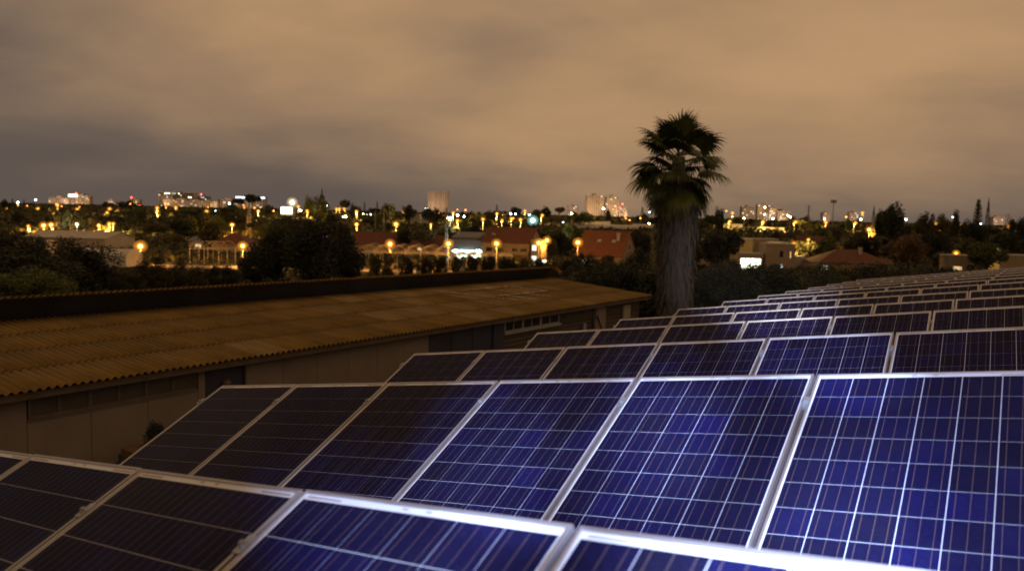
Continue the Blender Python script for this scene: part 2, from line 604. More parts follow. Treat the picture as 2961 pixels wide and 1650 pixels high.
for k_ in range(8, 14):
    o_, r_, s_ = ROWS[-1]
    ROWS.append((tuple(Vector(o_) + TSTEP), r_, s_))
RV, SV = Vector((0.81100, -0.56654, 0.14595)), Vector((0.46786, 0.77784, 0.41961))
PITCH, PW, PL = 1.012, 0.992, 1.65
ORD = ['first', 'second', 'third', 'fourth', 'fifth', 'sixth', 'seventh', 'eighth', 'ninth', 'tenth', 'eleventh', 'twelfth', 'thirteenth', 'fourteenth']

# shared module meshes: top face at z = 0, upper edge at y = 0
def frame_mesh():
    mb = MB()
    l, h = 0.0115, 0.040
    for x0, x1, y0, y1 in ((0, l, -PL, 0), (PW - l, PW, -PL, 0), (l, PW - l, -l, 0), (l, PW - l, -PL, -PL + l)):
        b = 0.0012
        i = len(mb.v)
        mb.v += [(x0, y0, -h), (x1, y0, -h), (x1, y1, -h), (x0, y1, -h), (x0, y0, -b), (x1, y0, -b), (x1, y1, -b), (x0, y1, -b),
                 (x0 + b, y0 + b, 0), (x1 - b, y0 + b, 0), (x1 - b, y1 - b, 0), (x0 + b, y1 - b, 0)]
        for q in ((0, 3, 2, 1), (8, 9, 10, 11), (0, 1, 5, 4), (1, 2, 6, 5), (2, 3, 7, 6), (3, 0, 4, 7), (4, 5, 9, 8), (5, 6, 10, 9), (6, 7, 11, 10), (7, 4, 8, 11)):
            mb.f.append(tuple(i + k for k in q)); mb.m.append(0)
    return mb.mesh('frame', M['alu'])


CELL, GAP = 0.1559, 0.0030
MX = (PW - (6 * CELL + 5 * GAP)) / 2
MTOP = 0.036


def cell_faces(mb, x, y):
    mb.box(x, x + CELL, y - CELL, y, -0.0062, -0.0048, 0)
    for k in range(3):
        bx = x + CELL * (k + 0.5) / 3 - 0.0006
        mb.quad((bx, y - CELL, -0.0044), (bx + 0.0012, y - CELL, -0.0044), (bx + 0.0012, y, -0.0044), (bx, y, -0.0044), 1)


mb = MB(); cell_faces(mb, 0, 0)
ME_CELL = mb.mesh('cell', [M['cell'], M['bus']])
mb = MB()
for i_ in range(6):
    for j_ in range(10):
        cell_faces(mb, MX + i_ * (CELL + GAP), -MTOP - j_ * (CELL + GAP))
ME_CELLS = mb.mesh('cells', [M['cells'], M['bus']])
ME_FRAME = frame_mesh()
ME_SHEET = MB().box(0.006, PW - 0.006, -PL + 0.006, -0.006, -0.010, -0.0064).mesh('backsheet', M['sheet'])
ME_GLASS = MB().quad((0.010, -PL + 0.010, -0.0022), (PW - 0.010, -PL + 0.010, -0.0022), (PW - 0.010, -0.010, -0.0022), (0.010, -0.010, -0.0022)).mesh('glass_cover', M['glass'])
RIBS = ((0.034, 0.185), (0.807, 0.958), (0.440, 0.462), (0.530, 0.552))
mb = MB()
ME_RIB = []
for x0, x1 in RIBS:
    y = -0.0245 if x1 - x0 > 0.1 else -0.021
    mb.box(x0, x1, y - 0.0028, y + 0.0028, -0.0062, -0.0046)
    ME_RIB.append(MB().box(x0, x1, y - 0.0028, y + 0.0028, -0.0062, -0.0046).mesh('contact_ribbon', M['ribbon']))
ME_RIBS = mb.mesh('contact_ribbons', M['ribbon'])
ME_JBOX = MB().box(0.44, 0.55, -0.16, -0.07, -0.032, -0.0102).mesh('junction_box', M['planter'])


def panel(row, i, cells):
    o, r, s = ROWS[row]
    o, r = Vector(o), Vector(r)
    jit = RNG.uniform(-0.004, 0.004)
    mw = frame_matrix(o + r * (PITCH * i) + Vector(s) * jit, r, s)
    p = bpy.data.objects.new('solar_panel', None)
    col.objects.link(p)
    p.empty_display_size = 0.1
    p.matrix_world = mw
    who = 'lowest panel at the eave' if i == 0 else '%s panel up from the eave' % ORD[i]
    rw = 'the row closest to the camera' if row == 0 else 'the %s row back from the camera' % ORD[row]
    tag(p, 'solar module, %s in %s' % (who, rw), 'solar panel', 'solar panels on the array roof')
    link('frame', ME_FRAME, p)
    link('backsheet', ME_SHEET, p)
    link('glass_cover', ME_GLASS, p)
    if cells:
        for q in ME_RIB:
            link('contact_ribbon', q, p)
        for a in range(6):
            for b in range(10):
                c = link('cell', ME_CELL, p)
                c.location = (MX + a * (CELL + GAP), -MTOP - b * (CELL + GAP), 0)
    else:
        tag(link('cells', ME_CELLS, p), kind='stuff')
        tag(link('contact_ribbons', ME_RIBS, p), kind='stuff')
    link('junction_box', ME_JBOX, p)
    return p


NROW, NPAN = 13, 9
CELL_SPAN = {0: (1, 6), 1: (0, 6), 2: (0, 6), 3: (0, 6)}
for k_ in range(NROW):
    for i_ in range(NPAN):
        a_, b_ = CELL_SPAN.get(k_, (9, 0))
        panel(k_, i_, a_ <= i_ <= b_)

# roof plane: through the modules' lower edges, 12 cm below them
O1 = Vector(ROWS[1][0]) - SV * PL
RN = RV.cross(TSTEP).normalized()
R0 = O1 - RN * 0.16


def roof_pt(a, b):
    """a metres up the roof from the modules' lower ends, b rows back"""
    return R0 + RV * a + TSTEP * b


def racks():
    for k in range(NROW):
        o, r, s = (Vector(q) for q in ROWS[k])
        mw = frame_matrix(o, r, s)
        n = mw.to_3x3().col[2]
        root = bpy.data.objects.new('mounting_rack', None)
        col.objects.link(root)
        root.matrix_world = mw
        tag(root, 'galvanised mounting rack under %s' % ('the row closest to the camera' if k == 0 else 'the %s row back from the camera' % ORD[k]), 'rack', 'mounting racks of the array')
        L = PITCH * NPAN - 0.02
        for y in (-0.27, -1.34):
            MB().box(-0.03, L + 0.03, y - 0.02, y + 0.02, -0.085, -0.042).build('rail', M['galv'], root)
        for y in (-0.27, -1.34):
            for i in range(0, NPAN + 1, 2):
                x = min(max(PITCH * i, 0.12), L - 0.12)
                top = mw @ Vector((x, y, -0.086))
                d = (top - R0).dot(RN)
                if d > 0.02:
                    f = MB().tube([(x, y, -0.086), tuple(mw.inverted() @ (top - RN * (d - 0.003)))], 0.022, 6)
                    f.build('leg', M['galv'], root)
        for i in range(NPAN + 1):
            for y in (-0.245, -1.36):
                x = PITCH * i - 0.010
                if i == 0:
                    x = -0.006
                if i == NPAN:
                    x = L + 0.006
                c = MB().box(x - 0.019, x + 0.019, y - 0.035, y + 0.035, 0.0016, 0.0056)
                c.box(x - 0.008, x + 0.008, y - 0.035, y + 0.035, -0.041, 0.0016)
                co = c.build('clamp', M['galv'], root)
                MB().tube([(x, y - 0.005, 0.0056), (x, y - 0.005, 0.020)], 0.009, 6).tube([(x, y - 0.005, 0.0056), (x, y - 0.005, 0.012)], 0.0145, 6).build('bolt', M['galv'], co)


racks()

bld = thing('array_building', 'low building whose shallow roof carries the solar array', 'building', (R0.x, R0.y, 0))
binv = Matrix.Translation((-R0.x, -R0.y, 0))
A1, B0, B1 = 11.0, -3.2, 13.1
n_w = 90
rf = MB()
prof = [(0.0, 0), (0.12, 0), (0.15, 0.035), (0.22, 0.035), (0.25, 0)]
bs = []
b_ = B0
stepb = 0.25 / TSTEP.length
while b_ < B1:
    for q, h in prof[:-1]:
        bs.append((b_ + q / TSTEP.length, h))
    b_ += stepb
va, vb = [], []
for b_, h in bs:
    va.append(binv @ (roof_pt(0.06, b_) + RN * (h - 0.037)))
    vb.append(binv @ (roof_pt(A1, b_) + RN * (h - 0.037)))
for k_ in range(len(bs) - 1):
    rf.quad(va[k_], vb[k_], vb[k_ + 1], va[k_ + 1])
rf.build('roof', M['tinroof'], bld)
wl = MB()
c4 = [binv @ (roof_pt(a, b) - RN * 0.08) for a, b in ((0.25, B0 + 0.1), (A1 - 0.1, B0 + 0.1), (A1 - 0.1, B1 - 0.1), (0.25, B1 - 0.1))]
for k_ in range(4):
    p, q = c4[k_], c4[(k_ + 1) % 4]
    wl.quad((p.x, p.y, 0), (q.x, q.y, 0), q, p)
wl.build('wall', M['render'], bld)

# ------------------------------------------------------------------ the old shed below
AZ = math.radians(35.3)
SU, SVV = Vector((math.sin(AZ), math.cos(AZ), 0)), Vector((-math.cos(AZ), math.sin(AZ), 0))
S0 = Vector((-10.05, 15.8, 0))
shed = bpy.data.objects.new('long_shed', None)
col.objects.link(shed)
shed.matrix_world = Matrix(((SU.x, SVV.x, 0, S0.x), (SU.y, SVV.y, 0, S0.y), (0, 0, 1, 0), (0, 0, 0, 1)))
tag(shed, 'long low shed with brown corrugated cement roof and dark clerestory', 'shed')
EZ, XL, XR, RD = 3.22, -4.2, 29.35, 6.1


def hr(x):
    return 0.45 + 0.20 * (1 - x / XR)


def ht(x):
    return 1.11 + 0.26 * (1 - x / XR)


WAVE = 0.177


def corr_mesh(name, waves, length, m, amp=0.033, seg=8, thick=0.007):
    """corrugated sheet: x across the waves, y up the slope from 0, with a thickness"""
    n = waves * seg
    xs = np.arange(n + 1) * (WAVE / seg)
    zs = amp * np.cos(2 * np.pi * xs / WAVE)
    V, F = [], []
    for y in (0.0, length):
        for dz_ in (0.0, -thick):
            for x, z in zip(xs, zs):
                V.append((x, y, z + dz_))
    k = n + 1
    for i in range(n):
        F.append((i, i + 1, 2 * k + i + 1, 2 * k + i))
        F.append((k + i + 1, k + i, 3 * k + i, 3 * k + i + 1))
        F.append((k + i, k + i + 1, i + 1, i))
        F.append((2 * k + i, 2 * k + i + 1, 3 * k + i + 1, 3 * k + i))
    me = np_mesh(name, V, F, m)
    return me


NCOURSE = 4
CL = RD / NCOURSE
ME_ASB = corr_mesh('roof_sheet', 6, CL + 0.14, M['asb'])
ME_ASBP = corr_mesh('roof_sheet', 6, CL + 0.14, M['asb2'])
SW = 6 * WAVE
nx = int(math.ceil((XR - XL) / SW))
XL = XR - nx * SW
roofp = link('roof', None, shed)
for a in range(nx):
    for c in range(NCOURSE):
        x = XL + a * SW
        xm = x + SW / 2
        ang = math.atan2(hr(xm), RD)
        rise = hr(xm) / RD
        pale = RNG.random() < (0.10 + (0.22 if 11 < xm < 24 else 0.0))
        lift = 0.010 * c + RNG.uniform(0, 0.004) + (0.003 if a % 2 else 0)
        y = c * CL + (RNG.uniform(-0.012, 0.012) if c else 0)
        mw = Matrix.Translation((x, y, EZ + y * rise + lift)) @ Matrix.Rotation(ang - 0.006, 4, 'X') @ Matrix.Rotation(-math.atan(0.20 * (y / RD) / XR), 4, 'Y')
        link('sheet', ME_ASBP if pale else ME_ASB, roofp, mw)
# lime crust along the sheet laps near the far end
for (x0, x1, y, w) in ((20.3, 21.9, 3.05, 0.03), (21.9, 24.1, 3.3, 0.035)):
    pass
crust = MB()
rc = random.Random(3)


def crust_line(xa, ya, xb, yb, n, w):
    for k in range(n):
        t = rc.random()
        x, y = xa + (xb - xa) * t + rc.uniform(-w, w), ya + (yb - ya) * t + rc.uniform(-w, w)
        s = rc.uniform(0.02, 0.075)
        z = EZ + y * hr(x) / RD + 0.075
        pts = [(x + s * math.cos(a) * rc.uniform(0.6, 1.3) * 1.3, y + s * math.sin(a) * rc.uniform(0.6, 1.4), z) for a in np.linspace(0, 2 * math.pi, 7)[:-1]]
        top = (x, y, z + 0.012)
        for q in range(6):
            crust.poly([pts[q], pts[(q + 1) % 6], top])


crust_line(20.2, 4.75, 23.9, 4.75, 60, 0.05)
crust_line(20.9, 3.1, 24.5, 3.05, 80, 0.06)
crust_line(23.9, 4.75, 24.4, 3.1, 60, 0.05)
crust_line(19.0, 5.2, 20.6, 2.0, 60, 0.05)
crust_line(21.2, 3.0, 21.7, 1.6, 40, 0.05)
crust_line(22.6, 3.0, 23.2, 1.8, 30, 0.05)
crust_line(22.0, 4.7, 22.5, 3.2, 30, 0.06)
tag(crust.build('lime_crust', M['lichen'], shed), kind='stuff')
# eave beam and gutter board
MB().box(XL, XR - 0.1, 0.10, 0.22, EZ - 0.20, EZ - 0.05).build('eave_beam', M['fascia'], shed)
MB().box(XL, XR - 0.15, 0.225, 0.446, EZ - 0.12, EZ - 0.06).build('soffit', M['fascia'], shed)
WY, WT = 0.45, 0.14
TOPZ = EZ - 0.13


def wall_panels(x0, x1, z0, z1, w=1.2, m='panelwall'):
    n = max(1, round((x1 - x0) / w))
    for k in range(n):
        a, b = x0 + (x1 - x0) * k / n, x0 + (x1 - x0) * (k + 1) / n
        dy = RNG.uniform(0, 0.006)
        mbp = MB().box(a + 0.007, b - 0.007, WY + dy, WY + WT, z0, z1)
        mbp.build('wall_panel', M[m], shed)
        for q in range(3):   # cast-in bolt sockets
            pass


wall_panels(XL, 0.62, 0, TOPZ)
wall_panels(0.62, 4.62, 0, 2.50)
wall_panels(4.62, 4.82, 0, TOPZ, 0.2)
wall_panels(6.02, 13.27, 0, TOPZ)
MB().box(XL + 0.1, 13.2, WY + WT + 0.01, WY + WT + 0.06, 0, TOPZ).build('inner_lining', M['dark'], shed)
wbx = [0.66, 1.29, 1.95, 2.61, 3.26, 3.96, 4.58]
for k_ in range(6):
    a, b = wbx[k_], wbx[k_ + 1]
    w_ = MB()
    w_.box(a, b, WY + 0.02, WY + 0.10, 2.51, 2.56).box(a, b, WY + 0.02, WY + 0.10, 3.03, 3.08)
    fw_ = 0.055 if k_ % 2 == 0 else 0.03
    w_.box(a, a + fw_, WY + 0.025, WY + 0.105, 2.565, 3.025).box(b - 0.03, b, WY + 0.025, WY + 0.105, 2.565, 3.025)
    wo_ = w_.build('window', M['dullframe'], shed)
    MB().box(a + fw_, b - 0.03, WY + 0.055, WY + 0.065, 2.56, 3.03).build('pane', M['dullglass'], wo_)
MB().box(0.62, 4.6, WY - 0.03, WY + 0.1, 2.47, 2.505).build('window_sill', M['dullframe'], shed)
d_ = MB().box(4.84, 6.0, WY + 0.06, WY + 0.10, 0.0, TOPZ - 0.02).build('door', M['bluedoor'], shed)
MB().box(5.86, 5.89, WY + 0.02, WY + 0.06, 1.0, 1.16).build('handle', M['galv'], d_)
MB().box(4.83, 4.87, WY - 0.01, WY + 0.058, 0, TOPZ).box(5.97, 6.01, WY - 0.01, WY + 0.058, 0, TOPZ).build('door_frame', M['bluedoor'], shed)
MB().sphere((5.42, WY - 0.02, 2.55), 0.11, 0.8).tube([(5.42, WY + 0.06, 2.62), (5.42, WY - 0.02, 2.62)], 0.03).build('bulkhead_lamp', M['dullframe'], shed)
d_ = MB()
for k_ in range(6):
    a = 13.30 + k_ * 0.60
    d_.box(a, a + 0.585, WY + 0.03 + (0.02 if k_ % 2 else 0), WY + 0.08, 0.05, TOPZ - 0.03)
d_.build('sliding_door', M['bluedoor'], shed)
MB().box(16.90, 17.55, WY - 0.02, WY + 0.12, 0, TOPZ).build('door_pillar', M['bluedoor'], shed)
# dark horizontal siding with a white window
for k_ in range(15):
    z = 0.05 + k_ * 0.172
    if z > 2.45:
        break
    MB().poly([(17.58, WY + 0.10, z), (28.9, WY + 0.10, z), (28.9, WY + 0.045, z + 0.03), (17.58, WY + 0.045, z + 0.03)]) \
        .poly([(17.58, WY + 0.045, z + 0.03), (28.9, WY + 0.045, z + 0.03), (28.9, WY + 0.10, z + 0.170), (17.58, WY + 0.10, z + 0.170)]).build('siding_board', M['siding'], shed)
MB().box(17.58, 28.9, WY + 0.11, WY + 0.16, 0, TOPZ).build('inner_lining', M['dark'], shed)
MB().box(21.6, 28.9, WY + 0.03, WY + 0.10, 2.47, TOPZ).build('siding_head', M['siding'], shed)
wx = [17.62, 18.85, 20.12, 21.52]
for k_ in range(3):
    a, b = wx[k_], wx[k_ + 1]
    w_ = MB().box(a, b, WY + 0.0, WY + 0.09, 2.55, 2.61).box(a, b, WY + 0.0, WY + 0.09, 2.93, 2.99)
    w_.box(a, a + 0.07, WY + 0.005, WY + 0.095, 2.612, 2.928).box(b - 0.06, b, WY + 0.005, WY + 0.095, 2.612, 2.928)
    w_.box((a + b) / 2 - 0.018, (a + b) / 2 + 0.018, WY + 0.01, WY + 0.09, 2.612, 2.928)
    wo_ = w_.build('window', M['winframe'], shed)
    MB().box(a + 0.07, (a + b) / 2 - 0.018, WY + 0.05, WY + 0.06, 2.61, 2.93).build('pane', M['darkglass'], wo_)
    MB().box((a + b) / 2 + 0.018, b - 0.06, WY + 0.05, WY + 0.06, 2.61, 2.93).build('pane', M['darkglass'], wo_)
MB().box(17.58, 21.6, WY - 0.07, WY + 0.11, 2.475, 2.545).build('window_sill', M['winframe'], shed)
MB().box(24.45, 25.35, WY - 0.10, WY + 0.02, 0, TOPZ - 0.04).build('pilaster', M['panelwall'], shed)
MB().tube([(24.5, WY - 0.14, 2.6), (25.2, WY - 0.14, 1.6)], 0.03, 6).build('downpipe', M['dark'], shed)
MB().box(23.5, 23.66, WY - 0.06, WY + 0.03, 0, 2.35).build('post', M['winframe'], shed)
MB().box(27.2, 27.9, WY - 0.05, WY + 0.03, 2.2, 2.85).build('meter_box', M['grey'], shed)
# end wall under the gable, rear wall
MB().poly([(28.92, WY, 0), (28.92, 12.6, 0), (28.92, 12.6, 2.5), (28.92, 6.2, EZ + 0.95), (28.92, 6.1, EZ + 0.40), (28.92, WY, TOPZ)]).build('end_wall', M['panelwall'], shed)
MB().box(XL, 28.9, 12.6, 12.75, 0, 2.45).build('rear_wall', M['panelwall'], shed)
# clerestory: dark sheets leaning over the lower roof, and the upper roof behind
x = XL
rc2 = random.Random(5)
while x < XR - 0.3:
    w = rc2.choice((1.25, 1.9, 2.4, 2.4, 3.0))
    b = min(x + w, XR - 0.12)
    za, zb = EZ + hr(x) + 0.0, EZ + hr(b) + 0.0
    ta, tb = EZ + ht(x) - 0.06, EZ + ht(b) - 0.06
    y0 = RD + 0.02 - rc2.uniform(0, 0.012)
    q = MB()
    pts0 = [(x + 0.006, y0, za - 0.05), (b - 0.006, y0, zb - 0.05), (b + 0.05, y0 - 0.20, tb), (x + 0.06, y0 - 0.20, ta)]
    pts1 = [(p[0], p[1] + 0.03, p[2]) for p in pts0]
    q.poly(pts0).poly(pts1[::-1])
    for k in range(4):
        q.quad(pts0[k], pts1[k], pts1[(k + 1) % 4], pts0[(k + 1) % 4])
    q.build('clerestory_panel', M['clere'], shed)
    x = b
MB().quad((XL, RD - 0.10, EZ + ht(XL) - 0.055), (XR - 0.1, RD - 0.10, EZ + ht(XR) - 0.055), (XR - 0.1, RD - 0.10, EZ + ht(XR) - 0.16), (XL, RD - 0.10, EZ + ht(XL) - 0.16)) \
    .build('clerestory_head', M['fascia'], shed)
ME_TOP = corr_mesh('upper_sheet', 6, 7.3, M['asb'], amp=0.034)
upper = link('upper_roof', None, shed)
for a in range(nx):
    x = XL + a * SW
    z = EZ + ht(x + SW / 2) - 0.02
    link('sheet', ME_TOP, upper, Matrix.Translation((x, RD - 0.40, z + (0.004 if a % 2 else 0))) @ Matrix.Rotation(math.radians(-15), 4, 'X'))

# ------------------------------------------------------------------ foliage
def leaf_quads(P, N, size, rng, aspect=0.55):
    """one bent-free leaf quad per point: P centres, N rough outward directions"""
    n = len(P)
    a = rng.normal(size=(n, 3)) + N * 0.35
    a /= np.linalg.norm(a, axis=1)[:, None]
    b = np.cross(a, rng.normal(size=(n, 3)))
    b /= np.linalg.norm(b, axis=1)[:, None]
    s = size * rng.uniform(0.55, 1.35, size=(n, 1))
    V = np.empty((n, 4, 3))
    V[:, 0] = P - a * s
    V[:, 1] = P + b * s * aspect
    V[:, 2] = P + a * s
    V[:, 3] = P - b * s * aspect
    return V.reshape(-1, 3), np.arange(n * 4).reshape(-1, 4)


def crown_points(kind, n, rng):
    """unit crowns: height 0..1, radius ~0.5"""
    if kind == 'cypress':
        z = rng.uniform(0.04, 1, n) ** 0.9
        r = 0.5 * np.sin(np.pi * np.clip(z, 0, 1) ** 0.62) ** 0.8 * np.sqrt(rng.uniform(0.35, 1, n))
        t = rng.uniform(0, 2 * np.pi, n)
        P = np.stack([r * np.cos(t), r * np.sin(t), z], 1)
        return P, P * [1, 1, 0]
    if kind == 'araucaria':
        P = []
        lev = 13
        per = n // (lev * 7)
        for l in range(lev):
            z = 0.16 + 0.8 * l / lev
            R = 0.5 * (1 - l / lev) ** 0.8 + 0.04
            for a in range(7):
                t = 2 * np.pi * a / 7 + l * 0.5
                u = rng.uniform(0.1, 1, per)
                P.append(np.stack([R * u * np.cos(t), R * u * np.sin(t), z + 0.06 * u + rng.normal(0, 0.008, per)], 1) + rng.normal(0, 0.012, (per, 3)))
        zz = rng.uniform(0.1, 1, n // 8)
        P.append(np.stack([rng.normal(0, 0.01, len(zz)), rng.normal(0, 0.01, len(zz)), zz], 1))
        P = np.concatenate(P)
        return P, P * [1, 1, 0]
    if kind == 'umbrella':
        cz, rz, nclump, zr = 0.80, 0.17, 26, 0.09
    elif kind == 'upright':
        cz, rz, nclump, zr = 0.56, 0.42, 34, 0.16
    elif kind == 'bush':
        cz, rz, nclump, zr = 0.48, 0.50, 40, 0.17
    elif kind == 'weeping':
        cz, rz, nclump, zr = 0.62, 0.34, 30, 0.16
    else:
        cz, rz, nclump, zr = 0.60, 0.36, 30, 0.15
    C = []
    while len(C) < nclump:
        p = rng.uniform(-1, 1, 3)
        d = np.linalg.norm(p)
        if d < 1 and d > 0.35:
            if kind == 'upright':
                p[:2] *= (0.55 + 0.35 * (1 - abs(p[2])))
            C.append((p[0] * 0.38, p[1] * 0.38, cz + p[2] * (rz - 0.06)))
    C = np.array(C)
    R = rng.uniform(0.09, 0.18, nclump)
    w = rng.integers(0, nclump, n)
    u = rng.normal(size=(n, 3))
    u /= np.linalg.norm(u, axis=1)[:, None]
    u *= (rng.uniform(0.15, 1, n) ** 0.5)[:, None]
    off = u * R[w][:, None]
    off[:, 2] *= zr / 0.13
    P = C[w] + off
    if kind == 'weeping':
        dr = rng.uniform(0, 0.35, n) ** 1.3 * (np.hypot(P[:, 0], P[:, 1]) > 0.2)
        P[:, 2] = np.maximum(P[:, 2] - dr, 0.08)
    return P, u


def make_tree_meshes(kind, leaves, size, seed, leafmat):
    rng = np.random.default_rng(seed)
    P, N = crown_points(kind, leaves, rng)
    V, Q = leaf_quads(P, N, size, rng, 0.28 if kind in ('cypress', 'araucaria') else 0.55)
    crown = np_mesh('crown', V, Q, M[leafmat])
    mb = MB()
    rr = random.Random(seed)
    if kind in ('cypress', 'araucaria'):
        mb.tube([(0, 0, -0.02), (0, 0, 0.5), (0, 0, 0.96)], [0.03, 0.018, 0.003], 6)
    else:
        top = 0.72 if kind == 'umbrella' else 0.5
        mb.tube([(0, 0, -0.03), (0.01, 0, top * 0.45), (0.0, 0.01, top)], [0.040, 0.030, 0.018], 7)
        for k in range(7):
            t = rr.uniform(0, 6.28)
            z0 = rr.uniform(0.25, top - 0.04) if kind != 'umbrella' else rr.uniform(0.5, 0.7)
            q = rr.uniform(0.18, 0.34)
            mb.tube([(0, 0, z0), (q * 0.5 * math.cos(t), q * 0.5 * math.sin(t), z0 + 0.10), (q * math.cos(t), q * math.sin(t), z0 + rr.uniform(0.16, 0.3))],
                    [0.016, 0.011, 0.004], 5)
    return mb.mesh('trunk', M['bark']), crown


TREES = {}


def tree_mesh(kind, lod, leafmat, var):
    key = (kind, lod, leafmat, var)
    if key not in TREES:
        n, s = {'near': (15000, 0.016), 'mid': (5200, 0.026), 'far': (1700, 0.042), 'tiny': (650, 0.066)}[lod]
        if kind in ('cypress', 'araucaria'):
            n, s = int(n * 0.8), s * 1.0
        TREES[key] = make_tree_meshes(kind, n, s, hash((kind == 'cypress', len(kind), lod == 'mid', var)) % 1000 + 11 * var + len(leafmat), leafmat)
    return TREES[key]


def place_tree(name, label, loc, h, w, kind='round', lod='mid', leafmat='leaf_dark', var=0, group=None, cat='tree'):
    tr, cr = tree_mesh(kind, lod, leafmat, var)
    t = thing(name, label, cat, loc, RNG.uniform(0, 6.28), group, (w, w, h))
    link('trunk', tr, t)
    link('crown', cr, t)
    return t


PROTECT = []      # photo boxes of things that loose trees must leave in view: (x0, y0, x1, y1, Y)


def tree_px(name, label, px, top, Y, wpx, kind='round', lod='mid', leafmat='leaf_dark', var=0, group=None):
    p = at(px, top, Y)
    g = ground_z(p.x, Y)
    return place_tree(name, label, (p.x, Y, g - 0.05), max(p.z - g, 1.0), wpx / FPX * Y, kind, lod, leafmat, var, group)


# the fan palm beside the shed
def palm():
    Y = 42.5
    p = at(1948, 900, Y)
    base = Vector((p.x, Y, ground_z(p.x, Y)))
    root = thing('fan_palm', 'tall fan palm with a shaggy skirt of dead fronds beside the shed', 'palm tree', base)
    ztop = at(1960, 318, Y).z
    crown_c = Vector((at(1962, 470, Y).x - base.x, 0, at(1962, 466, Y).z))
    rng = np.random.default_rng(4)
    MB().tube([(0, 0, -0.1), (0.0, 0, 2.5), (0.06, 0, 5.5), (crown_c.x, 0, crown_c.z + 0.2)], [0.62, 0.64, 0.60, 0.34], 14).build('trunk', M['thatch'], root, smooth=True)
    # hanging dead fronds: long narrow blades in shingled tiers
    V, F = [], []
    tiers = np.linspace(0.3, crown_c.z - 1.0, 30)
    for z in tiers:
        n = 90
        for k in range(n):
            a = rng.uniform(0, 2 * math.pi)
            frac = z / crown_c.z
            R = 0.80 + 0.16 * min(frac * 1.5, 1) + 0.05 * math.sin(frac * 11) + rng.normal(0, 0.07)
            cx_ = 0.06 * frac + (crown_c.x - 0.06) * max(0, (frac - 0.6) / 0.4) + 0.03 * math.sin(frac * 9)
            L = rng.uniform(0.5, 1.25)
            w = rng.uniform(0.02, 0.055)
            zt = z + rng.uniform(0, 0.45)
            ca, sa = math.cos(a), math.sin(a)
            tx, ty = -sa * w, ca * w
            sw = rng.normal(0, 0.10)
            r0, r1, r2 = R - 0.16, R + rng.uniform(-0.02, 0.08), R + rng.uniform(-0.10, 0.12)
            P0 = np.array([cx_ + ca * r0, sa * r0, zt])
            P1 = np.array([cx_ + ca * r1 - sa * sw * 0.5, sa * r1 + ca * sw * 0.5, zt - L * 0.45])
            P2 = np.array([cx_ + ca * r2 - sa * sw, sa * r2 + ca * sw, max(zt - L, 0.02)])
            T = np.array([tx, ty, 0])
            i = len(V)
            V += [P0 - T, P0 + T, P1 - T * 1.2, P1 + T * 1.2, P2 - T * 0.2, P2 + T * 0.2]
            F += [(i, i + 1, i + 3, i + 2), (i + 2, i + 3, i + 5, i + 4)]
    tag(link('dead_frond_skirt', np_mesh('dead_frond_skirt', V, F, M['thatch']), root), kind='stuff')

    def frond_mesh(seed, elev, azm, L0, b, pl):
        """one costapalmate fan: petiole, then blades that start joined and hang at the tips"""
        r = random.Random(seed)
        e, a = math.radians(elev), math.radians(azm)
        p = Vector((math.cos(e) * math.cos(a), math.cos(e) * math.sin(a), math.sin(e)))
        side = Vector((-math.sin(a), math.cos(a), 0))
        roll = math.radians(r.uniform(-28, 28))
        side = (side * math.cos(roll) + p.cross(side) * math.sin(roll)).normalized()
        mbf = MB()
        hub = p * pl + Vector((0, 0, -0.10 * pl))
        mbf.tube([(0, 0, 0), tuple(p * pl * 0.55), tuple(hub)], [0.032, 0.022, 0.014], 5, m=1)
        nseg = 34
        for k in range(nseg):
            t = (k / (nseg - 1) - 0.5) * math.radians(200)
            L = L0 * (0.86 + 0.24 * math.cos(t)) * r.uniform(0.88, 1.1)
            d = p * math.cos(t) + side * math.sin(t)
            w_dir = (side * math.cos(t) - p * math.sin(t)).normalized()
            pts, q = [hub.copy()], hub.copy()
            n = 7
            for i in range(n):
                u = i / n
                d = (d + Vector((0, 0, -b * (0.05 + 0.75 * u * u) * r.uniform(0.8, 1.2)))).normalized()
                q = q + d * (L / n)
                pts.append(q.copy())
            wd = [0.010, 0.028, 0.046, 0.060, 0.062, 0.050, 0.028, 0.004]
            i0 = len(mbf.v)
            for P_, w_ in zip(pts, wd):
                mbf.v.append(tuple(P_ - w_dir * w_))
                mbf.v.append(tuple(P_ + w_dir * w_))
            for i in range(n):
                c = i0 + 2 * i
                mbf.f.append((c, c + 1, c + 3, c + 2)); mbf.m.append(0)
        return mbf.mesh('frond', [M['frond'], M['petiole']])

    rp_ = random.Random(12)
    nf = 50
    for k in range(nf):
        f = k / (nf - 1)
        elev = 80 - 158 * f + rp_.uniform(-9, 9)
        L0 = (1.14 + 0.30 * math.sin(math.pi * min(f * 0.75 + 0.1, 1))) * rp_.uniform(0.9, 1.1)
        pl_ = 0.86 + 0.46 * math.sin(math.pi * min(f * 0.95 + 0.05, 1)) + rp_.uniform(-0.12, 0.12)
        me = frond_mesh(k + 1, elev, k * 137.5 + rp_.uniform(-18, 18), L0, 0.50 + 0.40 * min(f * 1.3, 1), pl_)
        o = link('frond', me, root)
        o.location = (crown_c.x, 0, crown_c.z + 0.55 - 1.65 * f + rp_.uniform(-0.10, 0.10))
    return root


palm()

# plants and boxes at the shed wall, glimpsed between the first two rows
def shed_pt(x, y, z=0.0):
    p = S0 + SU * x + SVV * y
    return (p.x, p.y, z)


